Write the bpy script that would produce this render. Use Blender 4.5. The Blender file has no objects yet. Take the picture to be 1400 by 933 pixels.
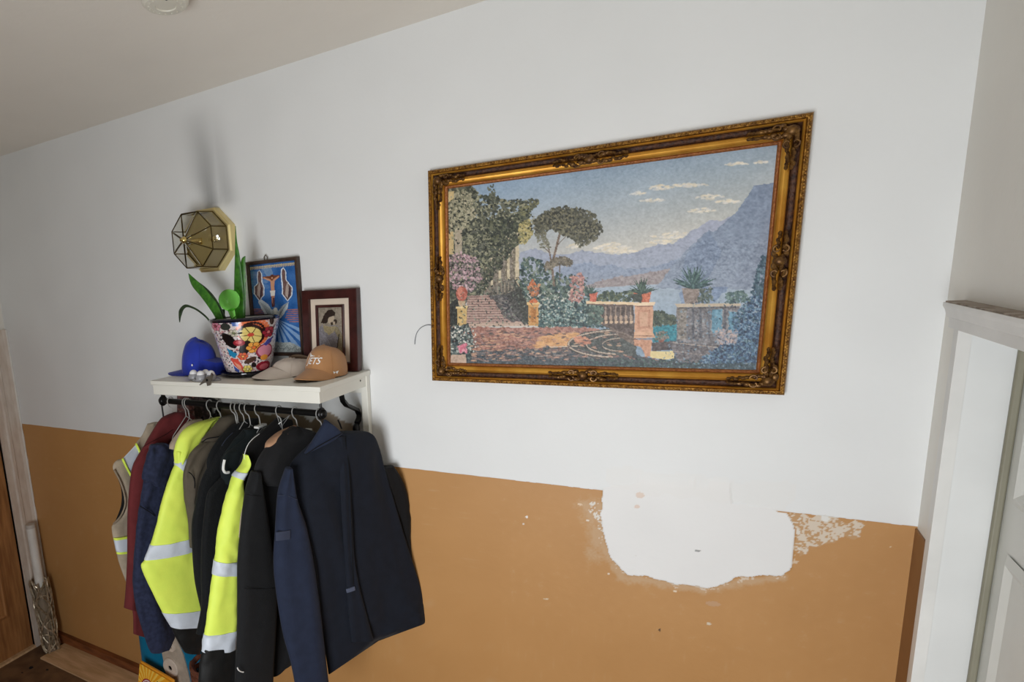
import bpy, math, random
import numpy as np
from mathutils import Vector, Matrix, noise as mnoise

random.seed(3)
RS = np.random.RandomState(7)
SC = bpy.context.scene
COL = SC.collection
PI = math.pi

# ------------------------------------------------------------------ camera, light, exposure
CEIL = 3.066
XR, XL, YB = 0.467, -3.61, -3.2             # right wall, left wall, rear wall (picture wall is y = 0)
CAM = np.array([0.0, -2.15, 2.236])
RM = np.array([[0.824, 0.562, -0.073], [-0.564, 0.803, -0.191], [-0.049, 0.199, 0.979]])


def _rot(r):
    r = np.array(r, float); t = np.linalg.norm(r); k = r / t
    K = np.array([[0, -k[2], k[1]], [k[2], 0, -k[0]], [-k[1], k[0], 0]])
    return np.eye(3) + math.sin(t) * K + (1 - math.cos(t)) * K @ K


RM = _rot([0.209, -0.013, -0.603])
FPX, PPX, PPY = 838.0, 395.0, 553.0
cam_d = bpy.data.cameras.new('camera')
cam = bpy.data.objects.new('camera', cam_d); COL.objects.link(cam)
cam_d.sensor_fit = 'HORIZONTAL'; cam_d.sensor_width = 36.0
cam_d.lens = FPX / 1400 * 36.0
cam_d.shift_x = (700 - PPX) / 1400
cam_d.shift_y = (PPY - 466.5) / 1400
cam_d.clip_start = 0.02
RT = RM.T
m = Matrix(((RT[0, 0], RT[0, 2], -RT[0, 1], CAM[0]), (RT[1, 0], RT[1, 2], -RT[1, 1], CAM[1]),
            (RT[2, 0], RT[2, 2], -RT[2, 1], CAM[2]), (0, 0, 0, 1)))
cam.matrix_world = m
SC.camera = cam

SC.view_settings.view_transform = 'Standard'
SC.view_settings.look = 'None'
SC.view_settings.gamma = 1.0
SC.view_settings.use_curve_mapping = False
SC.view_settings.exposure = 0.0
world = bpy.data.worlds.new('overcast_sky'); SC.world = world
world.use_nodes = True
world.node_tree.nodes['Background'].inputs[0].default_value = (0.80, 0.90, 1.0, 1)
world.node_tree.nodes['Background'].inputs[1].default_value = 1.6
WX0, WX1, WZ0, WZ1 = -1.15, 0.12, 0.50, 2.15   # the daylight window in the rear wall
ld = bpy.data.lights.new('window_daylight', 'AREA'); ld.shape = 'RECTANGLE'
ld.size = WX1 - WX0 - 0.1; ld.size_y = WZ1 - WZ0 - 0.1; ld.energy = 39; ld.color = (0.955, 0.98, 1.0); ld.spread = math.radians(133)
lo = bpy.data.objects.new('window_daylight', ld); COL.objects.link(lo)
lo.location = ((WX0 + WX1) / 2, YB - 0.12, (WZ0 + WZ1) / 2)
lo.rotation_euler = (PI / 2, 0, 0)


# ------------------------------------------------------------------ measuring helpers
def ray(px, py):
    c = np.array([(px - PPX) / FPX, (py - PPY) / FPX, 1.0])
    b = np.array([c[0], c[2], -c[1]])
    return RM.T @ b


class PX:                                   # upright plane x = x0 + s * (y + .25): how a garment hangs from the rail
    def __init__(self, x0, s=0.0, off=0.0, y0=-0.25):
        self.x0, self.s = x0, s
        n = np.array([1, -s, 0.0]); self.n = n / np.linalg.norm(n)
        self.p = np.array([x0, y0, 0]) + self.n * off

    def off(self, d):
        q = PX(self.x0, self.s); q.p = self.p + self.n * d; return q

    def hit(self, px, py):
        d = ray(px, py); t = np.dot(self.n, self.p - CAM) / np.dot(self.n, d)
        return CAM + t * d

    def yz(self, y, z):
        d = np.array([self.s, 1, 0.0])
        q = self.p + d * (y - self.p[1]); return np.array([q[0], y, z])


class PY(PX):                               # plane y = const
    def __init__(self, y):
        self.n = np.array([0, -1.0, 0]); self.p = np.array([0, y, 0]); self.y = y

    def off(self, d):
        q = PY(self.y); q.p = self.p + self.n * d; return q


class PZ(PX):
    def __init__(self, z):
        self.n = np.array([0, 0, 1.0]); self.p = np.array([0, 0, z])


def at(px, py, y=None, x=None, z=None):
    d = ray(px, py)
    t = (y - CAM[1]) / d[1] if y is not None else (x - CAM[0]) / d[0] if x is not None else (z - CAM[2]) / d[2]
    return CAM + t * d


# ------------------------------------------------------------------ materials
def lin(c):
    c = np.asarray(c, float) / 255.0
    return np.where(c <= 0.04045, c / 12.92, ((c + 0.055) / 1.055) ** 2.4)


def rgb(r, g, b):
    v = lin((r, g, b)); return (float(v[0]), float(v[1]), float(v[2]), 1.0)


MATS = {}


def mat(name, col, rough=0.6, metal=0.0, var=0.08, vscale=12.0, bump=0.0, bscale=200.0, trans=0.0, ior=1.45,
        attr=None, sheen=0.0, col2=None, stretch=None, coat=0.0, spec=0.5, wave=None):
    if name in MATS: return MATS[name]
    M = bpy.data.materials.new(name); M.use_nodes = True
    nt = M.node_tree; N = nt.nodes; L = nt.links
    b = N['Principled BSDF']
    b.inputs['Roughness'].default_value = rough
    b.inputs['Metallic'].default_value = metal
    b.inputs['Transmission Weight'].default_value = trans
    b.inputs['IOR'].default_value = ior
    b.inputs['Specular IOR Level'].default_value = spec
    if sheen: b.inputs['Sheen Weight'].default_value = sheen
    if coat: b.inputs['Coat Weight'].default_value = coat; b.inputs['Coat Roughness'].default_value = 0.08
    tc = N.new('ShaderNodeTexCoord')
    src = tc.outputs['Object']
    if stretch:
        mp = N.new('ShaderNodeMapping'); mp.inputs['Scale'].default_value = stretch
        L.new(src, mp.inputs['Vector']); src = mp.outputs['Vector']
    nz = N.new('ShaderNodeTexNoise'); nz.inputs['Scale'].default_value = vscale; nz.inputs['Detail'].default_value = 6
    L.new(src, nz.inputs['Vector'])
    mx = N.new('ShaderNodeMix'); mx.data_type = 'RGBA'
    if attr:
        at_ = N.new('ShaderNodeAttribute'); at_.attribute_name = attr
        mx.blend_type = 'MULTIPLY'
        mx.inputs['Factor'].default_value = 1.0
        rp = N.new('ShaderNodeValToRGB')
        rp.color_ramp.elements[0].position = 0.3; rp.color_ramp.elements[1].position = 0.7
        rp.color_ramp.elements[0].color = (1 - var, 1 - var, 1 - var, 1); rp.color_ramp.elements[1].color = (1, 1, 1, 1)
        L.new(nz.outputs['Fac'], rp.inputs['Fac'])
        L.new(at_.outputs['Color'], mx.inputs[6]); L.new(rp.outputs['Color'], mx.inputs[7])
    else:
        c = np.array(col[:3])
        c2 = np.array(col2[:3]) if col2 is not None else c * (1 - var)
        c1 = c if col2 is not None else np.minimum(c * (1 + var), 1)
        rp = N.new('ShaderNodeValToRGB')
        rp.color_ramp.elements[0].position = 0.35; rp.color_ramp.elements[1].position = 0.65
        rp.color_ramp.elements[0].color = (*c2, 1); rp.color_ramp.elements[1].color = (*c1, 1)
        L.new(nz.outputs['Fac'], rp.inputs['Fac'])
        mx.inputs['Factor'].default_value = 0.0
        L.new(rp.outputs['Color'], mx.inputs[6])
    L.new(mx.outputs[2], b.inputs['Base Color'])
    if bump:
        bn = N.new('ShaderNodeTexNoise'); bn.inputs['Scale'].default_value = bscale; bn.inputs['Detail'].default_value = 4
        L.new(src, bn.inputs['Vector'])
        bp = N.new('ShaderNodeBump'); bp.inputs['Strength'].default_value = bump; bp.inputs['Distance'].default_value = 0.004
        L.new(bn.outputs['Fac'], bp.inputs['Height']); L.new(bp.outputs['Normal'], b.inputs['Normal'])
    MATS[name] = M
    return M


WALLM = mat('painted_plaster', None, 0.5, attr='Col', var=0.03, vscale=3, bump=0.12, bscale=60)
CEILM = mat('ceiling_paint', rgb(243, 237, 227), 0.75, var=0.02, vscale=2, bump=0.25, bscale=35)
SIDEM = mat('cream_wall_paint', rgb(232, 229, 221), 0.55, var=0.03, vscale=3, bump=0.2, bscale=45)
REARM = mat('rear_wall_paint', rgb(214, 208, 198), 0.7, var=0.02)
DADOM = mat('brown_dado_paint', rgb(150, 106, 60), 0.5, var=0.04, vscale=3)
TRIMM = mat('glossy_white_trim_paint', rgb(226, 227, 225), 0.32, var=0.03, vscale=5, bump=0.08, bscale=30)
CASEM = mat('greyish_casing_paint', rgb(226, 225, 221), 0.4, var=0.05, vscale=8, bump=0.1, bscale=40)
DUSTM = mat('dusty_ledge', rgb(176, 164, 152), 0.8, col2=rgb(132, 118, 104), vscale=40, bump=0.3, bscale=80)
LEAFM = mat('grey_door_paint', rgb(220, 221, 215), 0.4, var=0.02)
STOPM = mat('olive_weatherstrip', rgb(140, 136, 118), 0.5, var=0.05)
PEELM = mat('peeling_casing_paint', rgb(218, 206, 194), 0.5, col2=rgb(204, 188, 174), vscale=9, stretch=(4, 4, 1), bump=0.15)
WOODM = mat('brown_wood_door', rgb(176, 124, 76), 0.42, col2=rgb(138, 92, 54), vscale=5, stretch=(8, 8, 0.8), bump=0.1, bscale=40)
BASEM = mat('reddish_wood_baseboard', rgb(142, 84, 48), 0.4, col2=rgb(96, 52, 28), vscale=6, stretch=(1, 6, 6), bump=0.1)
PLANKM = mat('bare_wood_strip', rgb(226, 190, 148), 0.6, col2=rgb(200, 162, 120), vscale=5, stretch=(1, 9, 9), bump=0.15)
CARPM = mat('brown_carpet', rgb(128, 96, 64), 0.95, col2=rgb(94, 68, 46), vscale=9, bump=0.8, bscale=260)
SHELFM = mat('ivory_shelf_paint', rgb(232, 230, 220), 0.4, var=0.02, vscale=8, bump=0.05, bscale=60)
SHADEWHITE = mat('white_plastic', rgb(226, 222, 208), 0.4, var=0.03)
BLACKM = mat('black_metal', rgb(24, 23, 23), 0.35, metal=0.4, var=0.1)
STEEL = mat('hanger_steel', rgb(214, 214, 212), 0.35, metal=0.55, var=0.05)
BRASS = mat('polished_brass', rgb(226, 202, 132), 0.2, metal=1.0, var=0.05)
BRASSD = mat('aged_brass_came', rgb(96, 80, 44), 0.3, metal=1.0, var=0.15, vscale=40)
GLASS = mat('clear_glass', rgb(244, 244, 240), 0.03, trans=1.0, ior=1.3, var=0.0)
GOLD = mat('gilt_roll', rgb(214, 160, 66), 0.36, metal=0.6, col2=rgb(186, 126, 42), vscale=14)
GOLDB = mat('gilt_ornamented_edge', rgb(170, 124, 52), 0.45, metal=0.6, col2=rgb(98, 62, 22), vscale=120, bump=0.9, bscale=160)
SCOOP = mat('dark_red_brown_scoop', rgb(86, 52, 30), 0.5, metal=0.25, col2=rgb(44, 22, 14), vscale=90, bump=0.8, bscale=150)
LIPM = mat('reddish_gilt_liner', rgb(170, 110, 62), 0.45, metal=0.4, col2=rgb(126, 74, 40), vscale=160, bump=0.4, bscale=220)
ORNM = mat('antiqued_gilt_ornament', rgb(128, 92, 46), 0.42, metal=0.55, col2=rgb(66, 40, 20), vscale=70)
PRINT = mat('flat_print', None, 0.45, attr='Col', var=0.06, vscale=90, bump=0.25, bscale=160)
PRINTG = mat('glossy_print', None, 0.22, attr='Col', var=0.0, coat=0.0)
GLAZE = mat('painted_glazed_ceramic', None, 0.2, attr='Col', var=0.0, coat=0.5)
BLKGLAZE = mat('dark_blue_black_glaze', rgb(16, 18, 32), 0.12, var=0.1, coat=0.6)
DKFRAME = mat('dark_brown_frame_wood', rgb(62, 44, 34), 0.4, var=0.25, vscale=20, stretch=(3, 3, 3))
MAHOG = mat('mahogany_frame_wood', rgb(58, 24, 22), 0.3, var=0.3, vscale=14, stretch=(2, 2, 2))
CREAM = mat('cream_mat_board', rgb(214, 198, 180), 0.8, var=0.04)
BLUECAP = mat('royal_blue_cotton', rgb(28, 52, 168), 0.8, var=0.1, sheen=0.2, bump=0.2, bscale=400)
BLUEUNDER = mat('greyish_blue_cotton', rgb(72, 84, 150), 0.8, var=0.08)
TANCAP = mat('tan_cotton', rgb(176, 128, 84), 0.85, var=0.07, sheen=0.2, bump=0.2, bscale=400)
TANDARK = mat('dark_brown_underbrim', rgb(64, 38, 26), 0.85, var=0.07)
BEIGECAP = mat('pale_beige_cotton', rgb(200, 188, 176), 0.85, var=0.05, sheen=0.2, bump=0.2, bscale=400)
TAUPE = mat('taupe_strap', rgb(116, 98, 80), 0.8, var=0.08)
WHITEM = mat('white_thread', rgb(238, 238, 236), 0.7, var=0.02)
SILV = mat('silver_lattice', rgb(206, 194, 172), 0.3, metal=0.6, col2=rgb(140, 124, 100), vscale=40)
VASEIN = mat('darkened_vase_lining', rgb(128, 114, 96), 0.6, var=0.1)  # gap shade between the strands is put into this darkened lining colour
LEAFG = mat('snake_plant_green', rgb(70, 128, 40), 0.38, col2=rgb(42, 92, 30), vscale=60, stretch=(1, 1, 0.8))
LEAFD = mat('dark_leaf_green', rgb(52, 72, 44), 0.45, col2=rgb(34, 48, 30), vscale=50)
SOIL = mat('potting_soil', rgb(60, 46, 36), 0.95, var=0.3, vscale=60, bump=0.6, bscale=120)
GREENGL = mat('bright_green_glass', rgb(160, 255, 120), 0.04, trans=0.95, ior=1.12, var=0.02)
PEARL = mat('pearly_white_ball', rgb(236, 236, 238), 0.25, var=0.02)
BLISTER = mat('cloudy_blister_plastic', rgb(176, 176, 180), 0.25, var=0.04, trans=0.3)
KEYM = mat('dull_grey_key_metal', rgb(132, 126, 116), 0.4, metal=0.7, var=0.1)


def fabric(name, r, g, b, rough=0.85, var=0.1, sheen=0.04, bump=0.25, bscale=350, vs=25):
    return mat(name, rgb(r, g, b), rough, var=var, vscale=vs, sheen=sheen, bump=bump, bscale=bscale, spec=0.3)


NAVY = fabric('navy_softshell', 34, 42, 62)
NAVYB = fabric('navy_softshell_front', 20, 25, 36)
NAVYL = fabric('navy_seam_piping', 54, 60, 78)
BLKSOFT = fabric('black_softshell', 25, 26, 28)
BLKCHAR = fabric('charcoal_hood', 28, 28, 30)
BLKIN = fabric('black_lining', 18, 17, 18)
HIVIS = fabric('hi_vis_yellow', 232, 255, 104, rough=0.55, var=0.05, bump=0.15, bscale=60, vs=10)
REFL = fabric('silver_reflective_tape', 212, 220, 230, rough=0.4, var=0.05, bump=0.1)
LIMEEDGE = fabric('lime_edging', 226, 255, 96)
BLKCUFF = fabric('black_nylon_cuff', 25, 26, 26, rough=0.5, var=0.15)
OLIVE = fabric('grey_brown_twill', 90, 82, 70)
BLKFLEECE = fabric('black_fleece', 18, 20, 22, bump=0.6, bscale=220)
BLKGREEN = fabric('black_green_shell', 19, 27, 29)
LTAN = fabric('light_tan_twill', 176, 160, 142)
PEACH = fabric('peach_tan_lining', 182, 142, 112)
DENIM = fabric('dark_navy_twill', 40, 46, 70, var=0.25, vs=60)
MAROON = fabric('maroon_fleece', 104, 40, 42)
KHAKI = fabric('khaki_mesh_vest', 172, 158, 138, bump=0.4, bscale=240)
SEAMD = fabric('dark_seam', 14, 14, 16)


# ------------------------------------------------------------------ mesh helpers
class MB:
    def __init__(self): self.v = []; self.f = []; self.mi = []

    def add(self, vs, fs, mi=0):
        o = len(self.v)
        self.v.extend([tuple(map(float, p)) for p in vs])
        self.f.extend([tuple(i + o for i in f) for f in fs]); self.mi.extend([mi] * len(fs))
        return self

    def box(self, a, b, mi=0):
        x0, y0, z0 = a; x1, y1, z1 = b
        vs = [(x0, y0, z0), (x1, y0, z0), (x1, y1, z0), (x0, y1, z0), (x0, y0, z1), (x1, y0, z1), (x1, y1, z1), (x0, y1, z1)]
        return self.add(vs, [(0, 3, 2, 1), (4, 5, 6, 7), (0, 1, 5, 4), (1, 2, 6, 5), (2, 3, 7, 6), (3, 0, 4, 7)], mi)

    def hexa(self, bottom, top, mi=0):
        n = len(bottom)
        vs = list(bottom) + list(top)
        fs = [tuple(range(n - 1, -1, -1)), tuple(range(n, 2 * n))]
        fs += [(i, (i + 1) % n, n + (i + 1) % n, n + i) for i in range(n)]
        return self.add(vs, fs, mi)

    def loft(self, rings, cap=True, closed=True, mi=0):
        n = len(rings[0]); vs = [p for r in rings for p in r]; fs = []
        for i in range(len(rings) - 1):
            for j in range(n if closed else n - 1):
                k = (j + 1) % n
                fs.append((i * n + j, i * n + k, (i + 1) * n + k, (i + 1) * n + j))
        if cap and closed:
            for idx in (0, len(rings) - 1):
                c = np.mean(np.array(rings[idx]), axis=0); vs.append(tuple(c)); ci = len(vs) - 1
                for j in range(n):
                    k = (j + 1) % n
                    fs.append((idx * n + k, idx * n + j, ci) if idx == 0 else (idx * n + j, idx * n + k, ci))
        return self.add(vs, fs, mi)

    def tube(self, pts, r, n=8, mi=0, closed=False, flat=1.0):
        P = [np.array(p, float) for p in pts]; N = len(P); rings = []
        up = None
        for i in range(N):
            a = P[(i - 1) % N] if (i > 0 or closed) else P[i]
            b = P[(i + 1) % N] if (i < N - 1 or closed) else P[i]
            t = b - a; t /= (np.linalg.norm(t) + 1e-12)
            if up is None:
                up = np.array([0, 0, 1.0]) if abs(t[2]) < 0.9 else np.array([1.0, 0, 0])
            u = up - t * np.dot(up, t); u /= (np.linalg.norm(u) + 1e-12); w = np.cross(t, u); up = u
            rr = r[i] if hasattr(r, '__len__') else r
            rings.append([P[i] + rr * (math.cos(q) * u + flat * math.sin(q) * w) for q in np.arange(n) * 2 * PI / n])
        if closed: rings.append(rings[0]); return self.loft(rings, cap=False, mi=mi)
        return self.loft(rings, mi=mi)

    def lathe(self, prof, c, n=32, axis=None, mi=0):
        c = np.array(c, float)
        ax = np.array(axis if axis is not None else (0, 0, 1.0), float); ax /= np.linalg.norm(ax)
        u = np.cross(ax, [0.3, 0.9, 0.1] if abs(ax[1]) < 0.9 else [1, 0, 0.0]); u /= np.linalg.norm(u); w = np.cross(ax, u)
        rings = [[c + ax * z + r * (math.cos(q) * u + math.sin(q) * w) for q in np.arange(n) * 2 * PI / n] for r, z in prof]
        return self.loft(rings, mi=mi)

    def ball(self, c, r, n=14, m=8, mi=0):
        rx, ry, rz = r if hasattr(r, '__len__') else (r, r, r)
        rings = []
        for i in range(m + 1):
            a = -PI / 2 + PI * (i * 0.98 + 0.01 * m) / m
            rings.append([(c[0] + rx * math.cos(a) * math.cos(q), c[1] + ry * math.cos(a) * math.sin(q), c[2] + rz * math.sin(a))
                          for q in np.arange(n) * 2 * PI / n])
        return self.loft(rings, mi=mi)

    def build(self, name, M, parent=None, loc=None, smooth=True, auto=40, extra=None):
        off = np.array(wloc(parent) if parent is not None else (loc if loc is not None else (0, 0, 0)), float)
        me = bpy.data.meshes.new(name)
        V = np.array(self.v) - off
        me.from_pydata(V.tolist(), [], self.f)
        me.materials.append(M)
        for e in (extra or []): me.materials.append(e)
        if extra: me.polygons.foreach_set('material_index', self.mi)
        import bmesh
        bm = bmesh.new(); bm.from_mesh(me); bmesh.ops.recalc_face_normals(bm, faces=bm.faces); bm.to_mesh(me); bm.free()
        if smooth:
            me.polygons.foreach_set('use_smooth', [True] * len(me.polygons))
            try: me.set_sharp_from_angle(angle=math.radians(auto))
            except Exception: pass
        me.update()
        o = bpy.data.objects.new(name, me); COL.objects.link(o)
        if parent is not None: o.parent = parent
        else: o.location = off.tolist()
        return o


def wloc(o):
    p = np.zeros(3)
    while o is not None:
        p = p + np.array(o.location); o = o.parent
    return p


def thing(name, label, cat, loc, group=None):
    o = bpy.data.objects.new(name, None); COL.objects.link(o)
    o.location = [float(c) for c in loc]; o.empty_display_size = 0.05
    o['label'] = label; o['category'] = cat
    if group: o['group'] = group
    return o


def tag(o, label, cat, group=None):
    o['label'] = label; o['category'] = cat
    if group: o['group'] = group
    return o


def struct(o): o['kind'] = 'structure'; return o


def rbox(name, a, b, M, parent=None, bev=0.003, **k):
    o = MB().box(a, b).build(name, M, parent, **k)
    if bev:
        md = o.modifiers.new('bevel', 'BEVEL'); md.width = bev; md.segments = 2; md.limit_method = 'ANGLE'
    return o


def setcol(o, rgbs, name='Col'):
    me = o.data
    a = me.color_attributes.new(name, 'FLOAT_COLOR', 'POINT')
    n = len(me.vertices)
    out = np.ones((n, 4), np.float32); out[:, :3] = lin(rgbs)
    a.data.foreach_set('color', out.ravel())


# ------------------------------------------------------------------ flat colour painter (prints, paint layers, glaze)
def vnoise(shape, cell, seed):
    r = np.random.RandomState(seed); H, W = shape
    h = int(H / cell) + 3; w = int(W / cell) + 3
    g = r.rand(h, w)
    y = np.linspace(0, H / cell, H); x = np.linspace(0, W / cell, W)
    yi = y.astype(int); xi = x.astype(int); fy = (y - yi)[:, None]; fx = (x - xi)[None]
    fy = fy * fy * (3 - 2 * fy); fx = fx * fx * (3 - 2 * fx)
    a = g[yi][:, xi]; b = g[yi][:, xi + 1]; c = g[yi + 1][:, xi]; d = g[yi + 1][:, xi + 1]
    return (a * (1 - fx) + b * fx) * (1 - fy) + (c * (1 - fx) + d * fx) * fy


DAB = [1.0]


class Ras:
    """img over a grid; U, V hold the drawing coordinates of each sample; inv(u, v) gives the grid (col, row)."""
    def __init__(s, U, V, inv, base=(255, 255, 255), seed=1):
        s.U, s.V, s.inv = U, V, inv; s.H, s.W = U.shape
        s.img = np.ones((s.H, s.W, 3)) * np.array(base, float)
        s.r = np.random.RandomState(seed); s.seed = seed

    def mask(s, pts, jit=0, cell=6):
        U, V = s.U, s.V
        if jit:
            s.seed += 2
            U = U + (vnoise(U.shape, cell, s.seed) - 0.5) * 2 * jit; V = V + (vnoise(U.shape, cell, s.seed + 1) - 0.5) * 2 * jit
        ins = np.zeros(U.shape, bool); n = len(pts)
        for i in range(n):
            x0, y0 = pts[i]; x1, y1 = pts[(i + 1) % n]
            if y0 == y1: continue
            c = ((y0 <= V) & (V < y1)) | ((y1 <= V) & (V < y0))
            ins ^= c & (U < (x1 - x0) * (V - y0) / (y1 - y0) + x0)
        return ins

    def poly(s, pts, col, jit=0, cell=6, a=1.0, col2=None, var=0):
        k = s.mask(pts, jit, cell)
        c = np.array(col, float)
        if col2 is not None:
            ys = [p[1] for p in pts]; t = np.clip((s.V[k] - min(ys)) / (max(ys) - min(ys) + 1e-9), 0, 1)[:, None]
            c = c * (1 - t) + np.array(col2, float) * t
        if var:
            s.seed += 1; c = c + ((vnoise(s.U.shape, 4, s.seed) - 0.5)[k] * 2 * var)[:, None]
        s.img[k] = s.img[k] * (1 - a) + c * a
        return k

    def ell(s, cx, cy, rx, ry, col, ang=0, a=1.0):
        c0, r0 = s.inv(cx, cy); R = max(rx, ry)
        c1, r1 = s.inv(cx + R, cy + R)
        w = int(max(abs(c1 - c0), abs(r1 - r0)) * 1.3) + 2
        x0, x1, y0, y1 = max(int(c0) - w, 0), min(int(c0) + w + 1, s.W), max(int(r0) - w, 0), min(int(r0) + w + 1, s.H)
        if x0 >= x1 or y0 >= y1: return
        U = s.U[y0:y1, x0:x1] - cx; V = s.V[y0:y1, x0:x1] - cy
        ca, sa = math.cos(ang), math.sin(ang)
        p = (U * ca + V * sa) / rx; q = (-U * sa + V * ca) / ry
        k = p * p + q * q < 1
        sub = s.img[y0:y1, x0:x1]; sub[k] = sub[k] * (1 - a) + np.array(col, float) * a

    def line(s, pts, w, col, a=1.0):
        for (x0, y0), (x1, y1) in zip(pts[:-1], pts[1:]):
            L = math.hypot(x1 - x0, y1 - y0) + 1e-6
            nx, ny = -(y1 - y0) / L * w / 2, (x1 - x0) / L * w / 2
            s.poly([(x0 + nx, y0 + ny), (x1 + nx, y1 + ny), (x1 - nx, y1 - ny), (x0 - nx, y0 - ny)], col, a=a)

    def dabs(s, n, pts, cols, r, el=1.6, ang=None, a=0.9, jit=0):
        n = int(n / DAB[0] ** 3); r = r * DAB[0] ** 1.3
        k = s.mask(pts, jit); yy, xx = np.nonzero(k)
        if len(yy) == 0: return
        for _ in range(n):
            i = s.r.randint(len(yy)); c = cols[s.r.randint(len(cols))]
            rr = r * (0.6 + 0.8 * s.r.rand())
            an = s.r.rand() * PI if ang is None else ang + (s.r.rand() - 0.5) * 0.5
            s.ell(s.U[yy[i], xx[i]], s.V[yy[i], xx[i]], rr * el, rr, np.array(c) + s.r.randint(-10, 10), an, a)


def homog(src, dst):
    A = []
    for (x, y), (u, v) in zip(src, dst):
        A.append([x, y, 1, 0, 0, 0, -u * x, -u * y, -u]); A.append([0, 0, 0, x, y, 1, -v * x, -v * y, -v])
    _, _, Vt = np.linalg.svd(np.array(A, float)); return Vt[-1].reshape(3, 3)


def happ(Hm, x, y):
    w = Hm[2, 0] * x + Hm[2, 1] * y + Hm[2, 2]
    return (Hm[0, 0] * x + Hm[0, 1] * y + Hm[0, 2]) / w, (Hm[1, 0] * x + Hm[1, 1] * y + Hm[1, 2]) / w


def flat_ras(W, H, quad, base, seed=1):
    """quad: drawing coordinates of the print's TL, TR, BR, BL corners."""
    Hm = homog([(0, 0), (1, 0), (1, 1), (0, 1)], quad); Hi = np.linalg.inv(Hm)
    S_, T_ = np.meshgrid(np.linspace(0, 1, W), np.linspace(0, 1, H))
    U, V = happ(Hm, S_, T_)

    def inv(u, v):
        a, b = happ(Hi, u, v); return a * (W - 1), b * (H - 1)
    return Ras(U, V, inv, base, seed)


def print_mesh(name, R, TL, TR, BR, BL, M, parent):
    H, W = R.H, R.W
    TL, TR, BR, BL = [np.array(p, float) for p in (TL, TR, BR, BL)]
    s = np.linspace(0, 1, W)[None, :, None]; t = np.linspace(0, 1, H)[:, None, None]
    P = ((TL * (1 - s) + TR * s) * (1 - t) + (BL * (1 - s) + BR * s) * t).reshape(-1, 3) - wloc(parent)
    idx = np.arange(H * W).reshape(H, W)
    F = np.stack([idx[:-1, :-1], idx[1:, :-1], idx[1:, 1:], idx[:-1, 1:]], -1).reshape(-1, 4)
    me = bpy.data.meshes.new(name)
    me.vertices.add(len(P)); me.vertices.foreach_set('co', P.astype(np.float32).ravel())
    me.loops.add(F.size); me.loops.foreach_set('vertex_index', F.astype(np.int32).ravel())
    me.polygons.add(len(F)); me.polygons.foreach_set('loop_start', np.arange(0, F.size, 4, dtype=np.int32))
    me.update(calc_edges=True); me.validate()
    me.materials.append(M)
    o = bpy.data.objects.new(name, me); COL.objects.link(o); o.parent = parent
    setcol(o, np.clip(R.img, 0, 255).reshape(-1, 3))
    return o


# ================================================================== THE SETTING
def W0(px, py):
    p = at(px, py, y=0.0); return (p[0], p[2])


PZL = 1.4945                                  # where the brown dado paint stops


def axis(lo, hi, coarse, fines):
    pts = list(np.arange(lo, hi, coarse)) + [hi]
    for a, b, st in fines:
        pts = [p for p in pts if not (a - st < p < b + st)] + list(np.arange(a, b + st / 2, st))
    return np.array(sorted(set(np.round(pts, 5))))


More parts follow.
